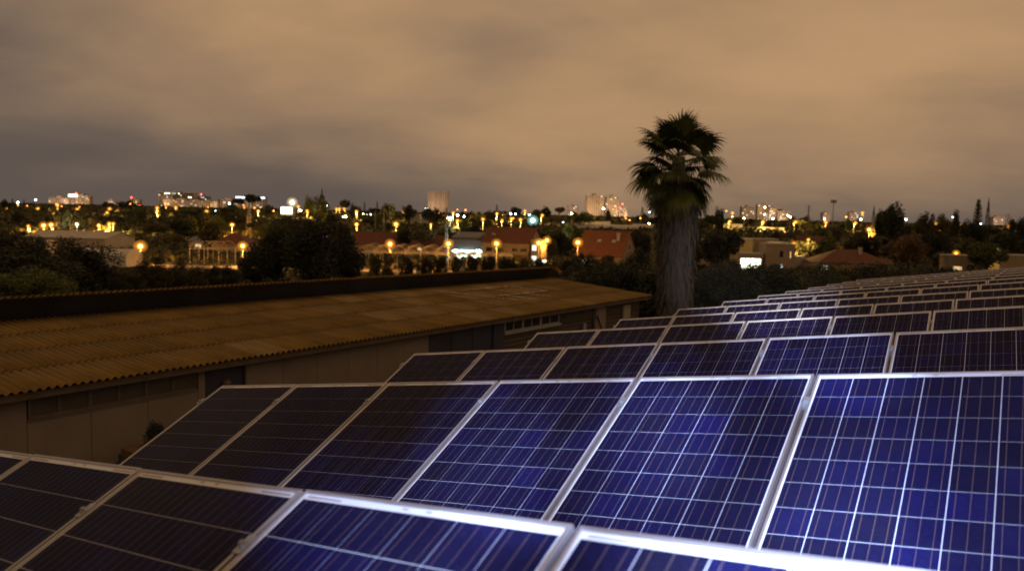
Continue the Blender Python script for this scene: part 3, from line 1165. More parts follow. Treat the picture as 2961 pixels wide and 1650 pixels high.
t = thing('planter_stack', 'dark planter with a top coloured orange as if lit, against the shed wall', 'planter', shed_pt(2.75, -0.35), -AZ + math.pi / 2)
MB().box(-0.50, 0.30, -0.25, 0.25, 0, 1.52).build('body', M['planter'], t)
MB().box(-0.42, 0.34, -0.27, 0.27, 1.523, 1.62).build('rim', M['lit_top_orange'], t)  # top slab coloured orange in place of light falling on it
place_tree('potted_shrub', 'small shrub growing out of the dark planter by the shed', shed_pt(2.95, -0.35, 1.40), 0.75, 0.55, 'round', 'far', 'leaf_dark', 1, cat='shrub')
t = thing('wooden_crate', 'small dark crate standing by the shed wall', 'crate', shed_pt(1.05, -0.3), -AZ + math.pi / 2)
MB().box(-0.32, 0.32, -0.2, 0.2, 0, 1.12).build('body', M['planter'], t)
MB().box(-0.20, 0.02, -0.12, 0.12, 1.123, 1.26).build('lid', M['lit_top_orange'], t)
for k_, (x_, h_) in enumerate(((1.75, 1.15), (2.1, 1.35), (1.45, 1.0))):
    place_tree('wall_shrub', ('lower', 'taller', 'smallest')[k_] + ' dark shrub at the foot of the shed wall', shed_pt(x_, -0.4), h_, 0.75, 'round', 'far', 'leaf_dark', k_, 'shrubs at the shed wall', 'shrub')

# ------------------------------------------------------------------ lamps
def globe_mesh(r, sz, m):
    return MB().sphere((0, 0, 0), r, sz, 14, 10).mesh('lamp_globe', m, True)


def halo_mat(name, c, s, fac):  # self-glowing film that paints the halo round a lamp
    m = bpy.data.materials.new(name)
    m.use_nodes = True
    t = m.node_tree
    t.nodes.remove(t.nodes['Principled BSDF'])
    e = t.nodes.new('ShaderNodeEmission')
    e.inputs[0].default_value = (*c, 1)
    e.inputs[1].default_value = s
    tr = t.nodes.new('ShaderNodeBsdfTransparent')
    mx = t.nodes.new('ShaderNodeMixShader')
    mx.inputs[0].default_value = fac
    t.links.new(tr.outputs[0], mx.inputs[1])
    t.links.new(e.outputs[0], mx.inputs[2])
    t.links.new(mx.outputs[0], t.nodes['Material Output'].inputs[0])
    m.cycles.emission_sampling = 'NONE'
    return m


HALO = {k: [halo_mat('halo_shell_%s_%d' % (k, q), c, 1.5, a) for q, a in enumerate((0.40, 0.20, 0.10))] for k, c in (
    ('sodium', (1.0, 0.34, 0.03)), ('sodium_far', (1.0, 0.36, 0.04)), ('yellow', (1.0, 0.34, 0.03)), ('coldwhite', (0.35, 0.85, 0.75)), ('warmwhite', (1.0, 0.75, 0.4)), ('bluewhite', (0.5, 0.8, 1.0)))}
LAMP_N = {}
ORD20 = ORD + ['fifteenth', 'sixteenth', 'seventeenth', 'eighteenth', 'nineteenth', 'twentieth', 'twenty-first', 'twenty-second', 'twenty-third', 'twenty-fourth', 'twenty-fifth']


def street_lamp(label, px, py, Y, r, m='sodium', arm=0.0, group='sodium street lamps of the town', name='street_lamp', pole=True, cat='street lamp', watts=0):
    p = at(px, py, Y)
    g = ground_z(p.x, Y)
    root = thing(name, label, cat, (p.x, Y, g), 0.0, group)
    h = p.z - g
    key = (r, m)
    if key not in LAMP_N:
        LAMP_N[key] = globe_mesh(r * 0.72, 0.88, M[m])
    if (r, m, 'f') not in LAMP_N:
        LAMP_N[(r, m, 'f')] = [globe_mesh(r * q, 0.92, HALO[m][k]) for k, q in enumerate((1.2, 1.75, 2.45))]
    hd = link('burner', LAMP_N[key], root)
    hd.location = (0, 0, h)
    for dm in LAMP_N[(r, m, 'f')]:  # sheer glowing shells, added to stand in for the lens halo
        gl_ = link('halo_shell', dm, root)
        gl_.location = (0, 0, h)
    if pole and h > 0.5:
        pr = max(0.06, (0.00026 if Y > 500 else 0.00014) * Y)
        b = MB()
        b.tube([(arm, 0.02, -0.1), (arm, 0.02, h * 0.55), (arm, 0.02, h + 0.02 if arm else h - r * 0.7)], [pr * 1.5, pr * 1.1, pr * 0.8], 6)
        if arm:
            b.tube([(arm, 0.02, h + 0.02), (arm * 0.5, 0.02, h + r + 0.22), (0, 0.02, h + r)], pr * 0.7, 6)
        b.build('pole', M['polegrey'], root)
    if watts:
        ld = bpy.data.lights.new('lamp_light', 'POINT')
        ld.energy = watts
        ld.color = {'sodium': (1.0, 0.43, 0.08), 'yellow': (1.0, 0.60, 0.14), 'coldwhite': (0.6, 1.0, 0.85), 'warmwhite': (1.0, 0.85, 0.55)}.get(m, (1.0, 0.5, 0.12))
        ld.shadow_soft_size = 0.04
        lo = bpy.data.objects.new('lamp_light', ld)
        col.objects.link(lo)
        lo.parent = root
        lo.location = (0, -max(r * 2.2, 1.3), h - r * 2.6)
    MB().tube([(0, 0, h + r * 2.0), (0, 0, h + r * 2.2)], [r * 0.7, r * 0.3], 8).build('lamp_cap', M['polegrey'], root)
    return root


# lamps along the near road behind the shed
for px_, py_, lb_ in (
        (406, 712, 'bright sodium lamp beside the polytunnel'), (702, 711, 'sodium lamp by the bare greenhouse frames, left of the big dark tree'),
        (1128, 705, 'sodium lamp in front of the long greenhouse, right of the big dark tree'), (1297, 704.5, 'sodium lamp at the right end of the long greenhouse'),
        (1436, 704, 'sodium lamp before the big red-roofed house'), (1558, 702.5, 'sodium lamp at the lit corner of the big red-roofed house'),
        (1671, 701, 'sodium lamp beside the orange-roofed house')):
    street_lamp(lb_, px_, py_, 181, 0.62 if px_ == 406 else 0.50, 'sodium', group='sodium lamps along the near road', watts=(1600 if px_ > 1500 else 3800) if px_ != 406 else 9000)
street_lamp('sodium lamp set back behind the lit house corner', 1581.5, 695, 205, 0.5, 'sodium', group='sodium lamps along the near road', watts=2200)

mid = [(126, 652, 0.85), (148, 650, 0.75), (82, 654, 0.45), (286, 652, 0.55), (316, 646.5, 0.5), (327, 647, 0.5), (671, 650, 0.6), (1031, 648.5, 0.55),
       (1145, 648, 0.75), (1246, 648.5, 0.34), (1323, 638, 0.5), (1396.6, 634, 0.5), (1451.7, 636.5, 0.36), (1479, 632.7, 0.5), (1505, 635, 0.5), (2513, 664, 0.72)]
for n_, (px_, py_, r_) in enumerate(sorted(mid)):
    street_lamp('%s warm street lamp among the mid-town trees, counted from the left' % ORD20[n_], px_, py_, 330, r_ * 0.85, 'sodium' if r_ > 0.5 else 'yellow', group='mid-town street lamps', watts=24000 * r_)
upper_l = [(8.6, 619), (161, 616), (309.7, 615), (454, 612), (746.5, 610), (888, 610), (1031, 611.5), (1166.8, 613.5), (1310.5, 615.8), (1437, 617.8), (1568, 622.7),
           (1684, 625.5), (2110.8, 640), (2207, 641), (2301.4, 641.8), (2473.8, 644.7)]
for n_, (px_, py_) in enumerate(sorted(upper_l)):
    street_lamp('%s tall lamp along the hillside road, counted from the left' % ORD20[n_], px_, py_, 592, 0.66, 'yellow', arm=-1.0 if px_ > 1500 else 0.0, group='tall lamps of the hillside road', watts=24000)
far_l = [(18.7, 602.6), (110, 604), (223.5, 605.4), (317, 604.3), (454.5, 601), (508.5, 599.7), (597.5, 611), (166.6, 593), (862.3, 596.8), (973, 604.3), (981, 604),
         (996, 603.4), (1259, 615), (1517.8, 610), (1758, 623.5), (1810, 620.7), (2118, 615.8), (2388, 642.9), (2536, 631.7), (2494, 615.6), (2708.8, 646.6), (2782.6, 650),
         (2917, 651.8)]
for n_, (px_, py_) in enumerate(sorted(far_l)):
    Y_ = 880 if py_ - (622 + (px_ - 1480) * 0.0227) < 0 else 760
    street_lamp('%s distant orange lamp below the skyline, counted from the left' % ORD20[n_], px_, py_, Y_, 0.95, 'sodium_far', group='distant street lamps', watts=14000)
for px_, py_, r_, m_, lb_ in ((1540.7, 637.3, 0.95, 'coldwhite', 'cold greenish-white floodlight behind the big red-roofed house'),
                              (1303, 630.7, 0.5, 'coldwhite', 'small cold white lamp beside the lattice mast'),
                              (222, 648.5, 0.4, 'warmwhite', 'small white lamp beside the tall dark tree column'),
                              (2295.8, 706.3, 0.42, 'yellow', 'yellow garden lamp beside the flat white house'),
                              (2337.6, 693, 0.25, 'yellow', 'tiny yellow garden lamp under the red gable'),
                              (2764.7, 732, 0.40, 'yellow', 'yellow lamp before the flat-roofed villa at the grove'),
                              (943, 689, 0.26, 'bluewhite', 'small bluish lamp shining through the big dark tree')):
    street_lamp(lb_, px_, py_, 330 if py_ < 660 else 215 if px_ > 1000 else 150, r_, m_, group=None, name='lamp', watts=9000 * r_)

# ------------------------------------------------------------------ houses
def window(root, face, x, z, w, h, D, m_frame='dullframe', lit=None, frame_w=0.06):
    """a window on the front (-y) or right end (+x) wall of a house of depth/width D"""
    if face == 'front':
        f = MB().box(x - w / 2, x + w / 2, -D - 0.05, -D + 0.02, z, z + h)
        p = MB().box(x - w / 2 + frame_w, x + w / 2 - frame_w, -D - 0.07, -D - 0.052, z + frame_w, z + h - frame_w)
    else:
        f = MB().box(D - 0.02, D + 0.05, x - w / 2, x + w / 2, z, z + h)
        p = MB().box(D + 0.052, D + 0.07, x - w / 2 + frame_w, x + w / 2 - frame_w, z + frame_w, z + h - frame_w)
    wo2 = f.build('window', M[m_frame], root)
    p.build('pane', M[lit] if lit else M['darkglass'], wo2)
    return wo2


def house(name, label, px, Y, w, d, hw, hroof, rot=0.0, wall='cream', roof='redroof', style='gable', cat='house', ov=0.4, sink=1.0, zoff=0.0):
    p = at(px, 700, Y)
    root = thing(name, label, cat, (p.x, Y, ground_z(p.x, Y) + zoff), math.radians(rot))
    X, D = w / 2, d / 2
    wb = MB()
    if style == 'gable':
        for s in (-1, 1):
            wb.quad((-X, s * D, -sink), (X, s * D, -sink), (X, s * D, hw), (-X, s * D, hw))
            wb.poly([(s * X, -D, -sink), (s * X, D, -sink), (s * X, D, hw), (s * X, 0, hw + hroof), (s * X, -D, hw)])
        wb.build('wall', M[wall], root)
        sl = hroof / D
        for s in (-1, 1):
            e = D + ov
            a, b = (X + ov), hw - ov * sl
            rb = MB()
            top, low = [(-a, 0, hw + hroof + 0.14), (a, 0, hw + hroof + 0.14)], [(a, s * e, b + 0.14), (-a, s * e, b + 0.14)]
            rb.poly(top + low)
            rb.poly([(v_[0], v_[1], v_[2] - 0.13) for v_ in (top + low)][::-1])
            rb.quad(low[0], low[1], (low[1][0], low[1][1], low[1][2] - 0.13), (low[0][0], low[0][1], low[0][2] - 0.13))
            for q in (-a, a):
                rb.quad((q, 0, hw + hroof + 0.14), (q, s * e, b + 0.14), (q, s * e, b + 0.01), (q, 0, hw + hroof + 0.01))
            rb.build('roof', M[roof], root)
    elif style == 'hip':
        wb.box(-X, X, -D, D, -sink, hw)
        wb.build('wall', M[wall], root)
        a, e = X + ov, D + ov
        q = max(a - e, 0.5)
        rb = MB()
        z0, z1 = hw + 0.02, hw + hroof
        rb.poly([(-a, -e, z0), (a, -e, z0), (q, 0, z1), (-q, 0, z1)]).poly([(a, e, z0), (-a, e, z0), (-q, 0, z1), (q, 0, z1)])
        rb.poly([(a, -e, z0), (a, e, z0), (q, 0, z1)]).poly([(-a, e, z0), (-a, -e, z0), (-q, 0, z1)])
        rb.poly([(-a, -e, z0), (-a, e, z0), (a, e, z0), (a, -e, z0)])
        rb.build('roof', M[roof], root)
    elif style == 'shed':
        wb.box(-X, X, -D, D, -sink, hw)
        wb.build('wall', M[wall], root)
        MB().poly([(-X - ov, -D - ov, hw + 0.02), (X + ov, -D - ov, hw + 0.02), (X + ov, D + ov, hw + hroof), (-X - ov, D + ov, hw + hroof)]) \
            .poly([(-X - ov, -D - ov, hw + 0.2), (-X - ov, D + ov, hw + hroof + 0.2), (X + ov, D + ov, hw + hroof + 0.2), (X + ov, -D - ov, hw + 0.2)][::-1]) \
            .quad((-X - ov, -D - ov, hw + 0.02), (X + ov, -D - ov, hw + 0.02), (X + ov, -D - ov, hw + 0.2), (-X - ov, -D - ov, hw + 0.2)).build('roof', M[roof], root)
    else:
        wb.box(-X, X, -D, D, -sink, hw)
        wb.build('wall', M[wall], root)
        MB().box(-X - 0.1, X + 0.1, -D - 0.1, D + 0.1, hw + 0.002, hw + 0.28).build('roof', M[roof], root)
    return root


def chimney(root, x, y, z, h=1.4, m='cream'):
    b = MB().box(x - 0.35, x + 0.35, y - 0.35, y + 0.35, z - 0.8, z + h).box(x - 0.45, x + 0.45, y - 0.45, y + 0.45, z + h + 0.003, z + h + 0.18)
    b.build('chimney', M[m], root)


# big red-roofed house behind the near road
h_ = house('red_roof_house', 'large two-storey house with red tiled roof and cream gable', 1482, 212, 13.0, 9.5, 5.8, 3.6, -22, 'cream', 'redroof')
for x_, z_, l_ in ((-4.6, 3.2, None), (-1.2, 3.2, None), (2.6, 3.2, None), (5.0, 3.2, None), (-4.2, 0.6, None), (-0.6, 0.6, None)):
    window(h_, 'front', x_, z_, 1.7, 1.1, 4.75, lit=l_)
MB().box(1.2, 6.6, -6.0, -4.8, 2.5, 2.7).box(1.2, 6.6, -6.0, -5.9, 2.7, 3.5).build('balcony', M['cream'], h_)
window(h_, 'end', -1.5, 3.0, 1.4, 2.0, 6.75, lit='win_white')
window(h_, 'end', 2.0, 3.0, 1.2, 1.4, 6.75)
MB().box(-4.6, -3.8, -2.9, -2.0, 7.5, 7.9).build('skylight', M['winframe'], h_)
h_ = house('lit_annex', 'narrow lit stair tower at the end of the red-roofed house', 1558, 205, 2.6, 4.0, 6.4, 0.3, -22, 'cream', 'grey', 'flat')
window(h_, 'front', -0.4, 3.9, 1.3, 1.5, 2.0, lit='win_white')
window(h_, 'front', -0.4, 0.4, 1.4, 2.3, 2.0, lit='win_white')
window(h_, 'end', 0.0, 0.2, 2.8, 1.4, 1.5, lit='win_wall_bright')
# orange roofed house
h_ = house('orange_roof_house', 'house with a broad orange tiled roof left of the palm', 1757, 204, 11.5, 12.5, 3.4, 5.8, -26, 'cream', 'orangeroof')
chimney(h_, 3.6, -2.2, 7.2, 1.5, 'white')
for x_ in (-1.2, 2.6):
    MB().poly([(x_ - 0.5, -3.1, 6.55), (x_ + 0.5, -3.1, 6.55), (x_ + 0.5, -2.4, 7.2), (x_ - 0.5, -2.4, 7.2)]).build('skylight', M['winframe'], h_)
window(h_, 'end', 0.0, 5.0, 0.7, 0.9, 5.75)
window(h_, 'end', -2.6, 0.8, 1.2, 1.3, 5.75)
window(h_, 'front', -3.5, 0.9, 1.6, 1.2, 6.25, lit='win_cold')
# white house with two floodlights
h_ = house('white_house', 'white house with grey pitched roof and two glaring floodlights', 1352, 218, 10.5, 8, 3.4, 2.2, -10, 'white', 'greyroof')
for x_ in (-1.2, 2.6):
    window(h_, 'front', x_, 0.3, 2.2, 1.9, 4.0, lit='win_wall_bright')
for x_, px_ in ((-2.2, 0), (4.0, 0)):
    f_ = MB().box(x_ - 0.28, x_ + 0.28, -4.42, -4.12, 2.75, 3.25).build('floodlight', M['galv'], h_)
    MB().box(x_ - 0.34, x_ + 0.34, -4.58, -4.425, 2.55, 3.2).build('lamp_glass', M['coldwhite'], f_)
ld_ = bpy.data.lights.new('floodlight_wash', 'POINT')
ld_.energy, ld_.color, ld_.shadow_soft_size = 2600, (0.62, 1.0, 0.92), 0.2
lo_ = bpy.data.objects.new('floodlight_wash', ld_)
col.objects.link(lo_)
lo_.parent, lo_.location = h_, (0.9, -6.2, 2.9)
h_ = house('attic_house', 'white house with a raised grey clerestory attic behind the floodlit house', 1356, 228, 7.4, 7, 6.0, 1.4, -12, 'white', 'greyroof', 'shed')
window(h_, 'front', -0.8, 4.0, 4.8, 1.5, 3.5)
# gabled cream house
h_ = house('cream_gable_house', 'cream house with red roof and a small gable window, beside the lattice mast', 1252, 226, 10.0, 8.0, 3.8, 2.7, -32, 'cream', 'redroof')
window(h_, 'end', 0.0, 3.9, 0.6, 0.7, 5.0)
window(h_, 'front', -1.5, 2.4, 1.5, 0.8, 4.0, lit='win_warm')
house('long_red_house', 'low house with a long red roof behind the greenhouse', 1104, 235, 14.5, 9, 3.6, 3.2, 6, 'cream', 'redroof')
house('half_hidden_house', 'cream-walled house half hidden behind the big dark tree', 985, 250, 8.5, 8, 4.6, 2.6, -20, 'cream', 'redroof')
house('hipped_house', 'hipped red-roofed house left of the big dark tree', 682, 225, 10, 9, 3.2, 2.8, 0, 'cream', 'redroof', 'hip')
h_ = house('small_lit_house', 'small white house with a lit window left of the hipped roof', 580, 235, 5, 5, 3.0, 1.2, 0, 'white', 'greyroof', 'shed')
window(h_, 'front', 0.3, 0.8, 1.8, 1.6, 2.5, lit='win_warm')
# warehouse at the left
h_ = house('warehouse', 'long warehouse with a pale flat-pitched sheet roof', 236, 225, 23.0, 14.0, 3.9, 1.6, -6, 'grey', 'paleroof', 'gable', 'warehouse')
h_ = house('blue_lit_workshop', 'low workshop with a strip of cold blue-lit windows behind left trees', 62, 190, 13, 6, 4.0, 0.5, 0, 'grey', 'paleroof', 'flat', 'workshop')
for k_ in range(5):
    window(h_, 'front', -2.6 + k_ * 1.6, 0.55 + 0.15 * (k_ % 2), 1.3, 1.1, 3.0, lit='win_cold')
# white boxes on the slope
house('white_box_house', 'pair of white cubic houses on the slope, upper cube', 1201, 560, 6.6, 6, 8.0, 0, 0, 'white', 'white', 'flat')
house('white_box_house', 'pair of white cubic houses on the slope, lower cube', 1229, 558, 4.8, 6, 6.6, 0, 0, 'white', 'white', 'flat')
# right hand side
h_ = house('flat_white_house', 'modern flat-roofed house with a tall blank wall and dark window', 2247, 205, 7.2, 8, 6.3, 0, -4, 'cream', 'white', 'flat', zoff=0.6)
window(h_, 'front', 0.2, 3.2, 0.9, 1.6, 4.0)
window(h_, 'front', 2.4, 3.0, 0.35, 1.7, 4.0, 'winframe', lit='win_warm')
window(h_, 'front', 0.2, 0.2, 1.0, 1.2, 4.0, lit='win_cold')
h_ = house('lit_glass_wing', 'low wing with a glaring row of lit glass doors', 2168, 203, 5.4, 6, 3.8, 0, -4, 'cream', 'white', 'flat', zoff=0.6)
for k_ in range(4):
    window(h_, 'front', -2.1 + k_ * 1.25, 0.1, 1.2, 2.7, 3.0, 'winframe', lit='win_wall_bright')
house('pale_side_wing', 'low pale side wing right of the flat-roofed house', 2304, 206, 3.6, 6, 3.1, 0, -4, 'white', 'white', 'flat', zoff=0.6)
h_ = house('terrace_house', 'long cream terrace house with a pergola behind the flat-roofed house', 2180, 232, 12.0, 7, 6.0, 0, -3, 'cream', 'white', 'flat', zoff=1.4)
h_ = house('pergola_house', 'cream upper storey with three dark openings behind the blank wall', 2245, 226, 6.2, 6, 6.1, 0, -3, 'cream', 'white', 'flat', zoff=0.6)
for k_ in range(3):
    window(h_, 'front', -1.6 + k_ * 1.7, 3.9, 1.4, 1.5, 3.0)
house('palm_side_house', 'cream house wall glimpsed just right of the palm trunk', 2030, 208, 4.5, 6, 6.2, 0, 0, 'cream', 'white', 'flat', zoff=1.2)
h_ = house('hip_roof_villa', 'villa with a broad dark red hipped roof at the edge of the grove', 2452, 196, 17.0, 12, 2.6, 3.1, -3, 'cream', 'redroof', 'hip', zoff=0.6)
chimney(h_, 2.3, -2.0, 5.0, 1.1, 'white')
window(h_, 'front', -7.2, 0.6, 1.5, 1.4, 6.0, lit='win_white')
house('white_gable_house', 'white gabled house with a red roof beyond the villa', 2345, 250, 9.0, 7, 4.0, 2.0, -40, 'white', 'redroof', zoff=2.2)
house('small_pale_house', 'small pale house among the trees at right', 2558, 240, 5.5, 5, 4.4, 1.4, 0, 'cream', 'grey', 'shed', zoff=1.4)
h_ = house('lit_villa', 'flat-roofed villa with an open lit porch at the grove edge', 2778, 205, 7.4, 6, 4.6, 0, -8, 'cream', 'white', 'flat', zoff=0.4)
window(h_, 'front', -1.5, 0.6, 2.2, 1.5, 3.0, lit='win_warm')
window(h_, 'front', 1.6, 0.4, 1.6, 2.2, 3.0)
h_ = house('corner_villa', 'cream flat-roofed villa with chimney at the right edge', 2930, 215, 9.0, 7, 4.6, 0, -8, 'cream', 'white', 'flat', zoff=0.4)
chimney(h_, -3.4, 0, 5.2, 1.0, 'white')


# ------------------------------------------------------------------ greenhouses
def tunnel(name, label, px, Y, length, width, height, rot, m='film', arcs=1):
    p = at(px, 700, Y)
    root = thing(name, label, 'greenhouse', (p.x, Y, ground_z(p.x, Y)), math.radians(rot))
    for a in range(arcs):
        y0 = a * width
        mbt = MB()
        n = 12
        pr = [(-width / 2 + width * 0.5 * (1 - math.cos(math.pi * k / n)), height * (0.35 if k not in (0, n) else 0) + height * 0.65 * math.sin(math.pi * k / n)) for k in range(n + 1)]
        for k in range(n):
            mbt.quad((-length / 2, y0 + pr[k][0], pr[k][1]), (length / 2, y0 + pr[k][0], pr[k][1]), (length / 2, y0 + pr[k + 1][0], pr[k + 1][1]), (-length / 2, y0 + pr[k + 1][0], pr[k + 1][1]))
        for s in (-1, 1):
            mbt.poly([(s * length / 2, y0 + q[0], q[1]) for q in pr])
        mbt.build('film_cover', M[m], root, True)
        for k in range(int(length / 3) + 1):
            x = -length / 2 + k * 3
            MB().tube([(x, y0 + q[0] * 1.005, q[1] + 0.03) for q in pr], 0.035, 5, cap=False).build('hoop', M['pipe'], root)
    return root


tunnel('polytunnel', 'milky film polytunnel lit by the bright sodium lamp', 320, 172, 10.5, 7.0, 3.6, -4)
tunnel('polytunnel', 'long pale greenhouse roofs on the slope behind the orange house', 1748, 560, 46, 8, 4.0, 0, arcs=2)
tunnel('polytunnel', 'far pale greenhouse strip above the orange house', 1722, 640, 22, 8, 4.5, 0)
tunnel('polytunnel', 'pale greenhouse right of the long strips, beside the palm', 1860, 580, 16, 8, 4.5, 0)
tunnel('polytunnel', 'pale greenhouse on the slope just right of the palm', 2108, 620, 18, 8, 5.5, 0)
tunnel('polytunnel', 'pale greenhouse under the curved-arm lamps', 2232, 600, 22, 8, 4.0, 0)


def open_frame(label, px, Y, length, bays, bay_w, post_h, arch_h, rot):
    p = at(px, 700, Y)
    root = thing('greenhouse_frame', label, 'greenhouse', (p.x, Y, ground_z(p.x, Y)), math.radians(rot))
    nb = int(length / bay_w)
    n = 10
    pa = MB().tube([(bay_w * 0.5 * (1 - math.cos(math.pi * k / n)), 0, arch_h * math.sin(math.pi * k / n)) for k in range(n + 1)], 0.07, 5, cap=False).mesh('arch', M['pipe'])
    ps = MB().tube([(0, 0, 0), (0, 0, post_h)], 0.085, 6).mesh('post', M['pipe'])
    for d in range(bays):
        y = d * 4.0
        for b in range(nb):
            o = link('arch', pa, root)
            o.location = (-length / 2 + b * bay_w, y, post_h)
        for b in range(nb + 1):
            o = link('post', ps, root)
            o.location = (-length / 2 + b * bay_w, y, 0)
        MB().tube([(-length / 2, y, post_h), (length / 2, y, post_h)], 0.085, 5).build('beam', M['pipe'], root)
    for b in range(nb):
        x = -length / 2 + (b + 0.5) * bay_w
        MB().tube([(x, 0, post_h + arch_h), (x, (bays - 1) * 4.0, post_h + arch_h)], 0.04, 5).build('ridge_pipe', M['pipe'], root)
        MB().tube([(x - bay_w * .5, 0, post_h), (x, 0, post_h + arch_h * .98), (x, 0, post_h)], 0.03, 4).build('brace', M['pipe'], root)
    return root


open_frame('long open greenhouse skeleton of pipes behind the hedge trees', 1172, 186, 21.0, 4, 3.5, 3.4, 1.7, 0)
open_frame('bare pipe greenhouse left of the big dark tree', 590, 184, 7.0, 3, 3.5, 3.4, 1.6, -8)
open_frame('low greenhouse skeleton behind the sodium lamp near the big tree', 745, 188, 10.5, 3, 3.5, 3.0, 1.4, 0)
open_frame('greenhouse skeleton in front of the white floodlit house', 1372, 188, 17.5, 3, 3.5, 3.2, 0.4, 0)

# low pale walls and fences lit by the road lamps
for k_, (px_, Y_, w_, h_, lb_) in enumerate((
        (765, 165, 2.6, 1.5, 'bright pale wall panel lit yellow at the foot of the big tree'), (697, 166, 1.4, 1.9, 'narrow pale gatepost wall lit yellow by the lamp'),
        (276, 168, 3.4, 1.2, 'low pale wall lit orange in front of the polytunnel'), (1120, 183.6, 3.0, 1.0, 'low pale wall behind the hedge, right of the big tree'),
        (1245, 183.8, 4.0, 1.0, 'longest low pale wall behind the hedge trees'), (1622, 184, 5.0, 1.8, 'pale fence wall left of the orange-roofed house'))):
    p = at(px_, 700, Y_)
    tag(MB().box(p.x - w_ / 2, p.x + w_ / 2, Y_, Y_ + 0.2, ground_z(p.x, Y_) - 0.3, ground_z(p.x, Y_) + h_).box(p.x - w_ / 2 - 0.05, p.x + w_ / 2 + 0.05, Y_ - 0.05, Y_ + 0.25, ground_z(p.x, Y_) + h_ + 0.003, ground_z(p.x, Y_) + h_ + 0.09)
        .build('garden_wall', M['cream']), lb_, 'wall', 'pale walls by the near road')


# ------------------------------------------------------------------ far buildings on the ridge
def block(label, x0, x1, top, Y=1500, floors=8, m='beige', cols=10, lit=0.12, depth=16, seed=1, band=False, name='apartment_block', cat='building', litm=('win_warm', 'win_white', 'win_cold'), roofbox=True, flood=0.8):
    pa, pb = at(x0, top, Y), at(x1, top, Y)
    w = pb.x - pa.x
    g = ground_z(0, Y) - 3
    H = pa.z - g
    root = thing(name, label, cat, ((pa.x + pb.x) / 2, Y, g))
    X = w / 2
    MB().box(-X, X, 0, depth, 0, H).build('wall', M[m], root)
    MB().box(-X - 0.3, X + 0.3, -0.3, depth + 0.3, H + 0.003, H + 0.7).build('roof', M['grey'], root)
    if roofbox:
        MB().box(-X * 0.3, X * 0.2, 3, depth - 3, H + 0.71, H + 3.4).build('roof_housing', M[m], root)
    r = random.Random(seed)
    dk, lits = MB(), {}
    fh = min(3.3, (H - 1) / floors)
    cw = w / cols
    for f in range(floors):
        z = H - (f + 1) * fh + fh * 0.25
        if z < 0.5:
            continue
        if band:
            dk.box(-X + cw * 0.3, X - cw * 0.3, -0.12, 0.02, z, z + fh * 0.5)
        for c in range(cols):
            xx = -X + (c + 0.5) * cw
            bx_ = (xx - cw * 0.30, xx + cw * 0.30, -0.16 if band else -0.1, -0.121 if band else 0.02, z, z + fh * 0.52)
            if r.random() < lit:
                lits.setdefault(r.choice(litm), MB()).box(bx_[0], bx_[1], -0.2, -0.165, bx_[4], bx_[5])
            elif not band:
                dk.box(*bx_)
    if dk.v:
        tag(dk.build('windows', M['darkglass'], root), kind='stuff')
    for k, q in lits.items():
        tag(q.build('lit_windows', M[k], root), kind='stuff')
    if flood:
        fl = thing('added_facade_light', 'added light before ' + label, 'floodlight', ((pa.x + pb.x) / 2 - X * 0.5, Y - 42, ground_z(0, Y - 42)), group='added facade lights of the far blocks')  # unseen lamp, added to brighten the far facade
        MB().box(-0.4, 0.4, -0.3, 0.3, 0, 0.5).tube([(0, 0, 0.5), (0, 0.25, 0.9)], [0.45, 0.6], 8).build('housing', M['galv'], fl)
        ld = bpy.data.lights.new('added_facade_beam', 'SPOT')
        ld.energy = flood * 0.68e5
        ld.color = (1.0, 0.68, 0.40)
        ld.spot_size = math.radians(95)
        ld.spot_blend = 0.8
        ld.shadow_soft_size = 0.5
        lo = bpy.data.objects.new('added_facade_beam', ld)
        col.objects.link(lo)
        lo.parent = fl
        lo.location = (0, 0.3, 1.2)
        lo.rotation_euler = Vector((X * 0.5, 42, H * 0.62)).to_track_quat('-Z', 'Y').to_euler()
    return root, X, H


def beacon(px, py, Y, label):
    p = at(px, py, Y)
    t = thing('red_beacon', label, 'beacon', (p.x, Y, p.z), group='red aircraft beacons')
    MB().sphere((0, 0, 0), 1.3, 1.0, 8, 6).build('lamp_globe', M['redlamp'], t)
    MB().tube([(0, 0.1, -9), (0, 0.1, -1)], 0.25, 5).build('mast', M['polegrey'], t)


def tower_bays(root, X, H, n, floors, m='darkglass'):
    """recessed-looking balcony stacks on a tower front"""
    for k in range(n):
        x = -X + (k + 0.5) * 2 * X / n
        q = MB()
        for f in range(floors):
            z = H - 2.5 - (f + 1) * (H - 6) / floors
            q.box(x - X / n * 0.36, x + X / n * 0.36, -0.7, -0.12, z, z + (H - 6) / floors * 0.62)
        tag(q.build('balcony_stack', M[m], root), kind='stuff')


r_, X_, H_ = block('pale pinkish tower with vertical balcony stacks', 1238, 1297, 553, 1500, 13, 'pink', 10, 0.0, 18, 2, roofbox=False, flood=1.3)
tower_bays(r_, X_, H_, 6, 13, 'grey')
block('orange-lit tower with a dark central window stack', 1697, 1743, 565, 1500, 14, 'beige', 7, 0.03, 18, 3, flood=2.2)
block('second orange-lit tower, closer to the palm', 1752, 1789, 569, 1520, 13, 'beige', 6, 0.10, 18, 4, flood=1.8)
block('low far block with a bright lit top, between the towers and palm', 1790, 1813, 597, 1540, 6, 'pink', 5, 0.45, 14, 5)
block('low brownish block left of the orange towers', 1643, 1673, 595, 1480, 7, 'pink', 6, 0.04, 14, 6)
block('long slab block with banded windows at left skyline', 458, 560, 556, 1500, 9, 'beige', 18, 0.10, 18, 7, band=True, litm=('win_white', 'win_cold', 'win_wall_bright'))
block('lower front wing before the banded slab block', 474, 575, 577, 1470, 6, 'beige', 16, 0.12, 14, 8)
block('small bright block right of the banded slab', 568, 603, 568, 1520, 6, 'beige', 6, 0.30, 14, 9)
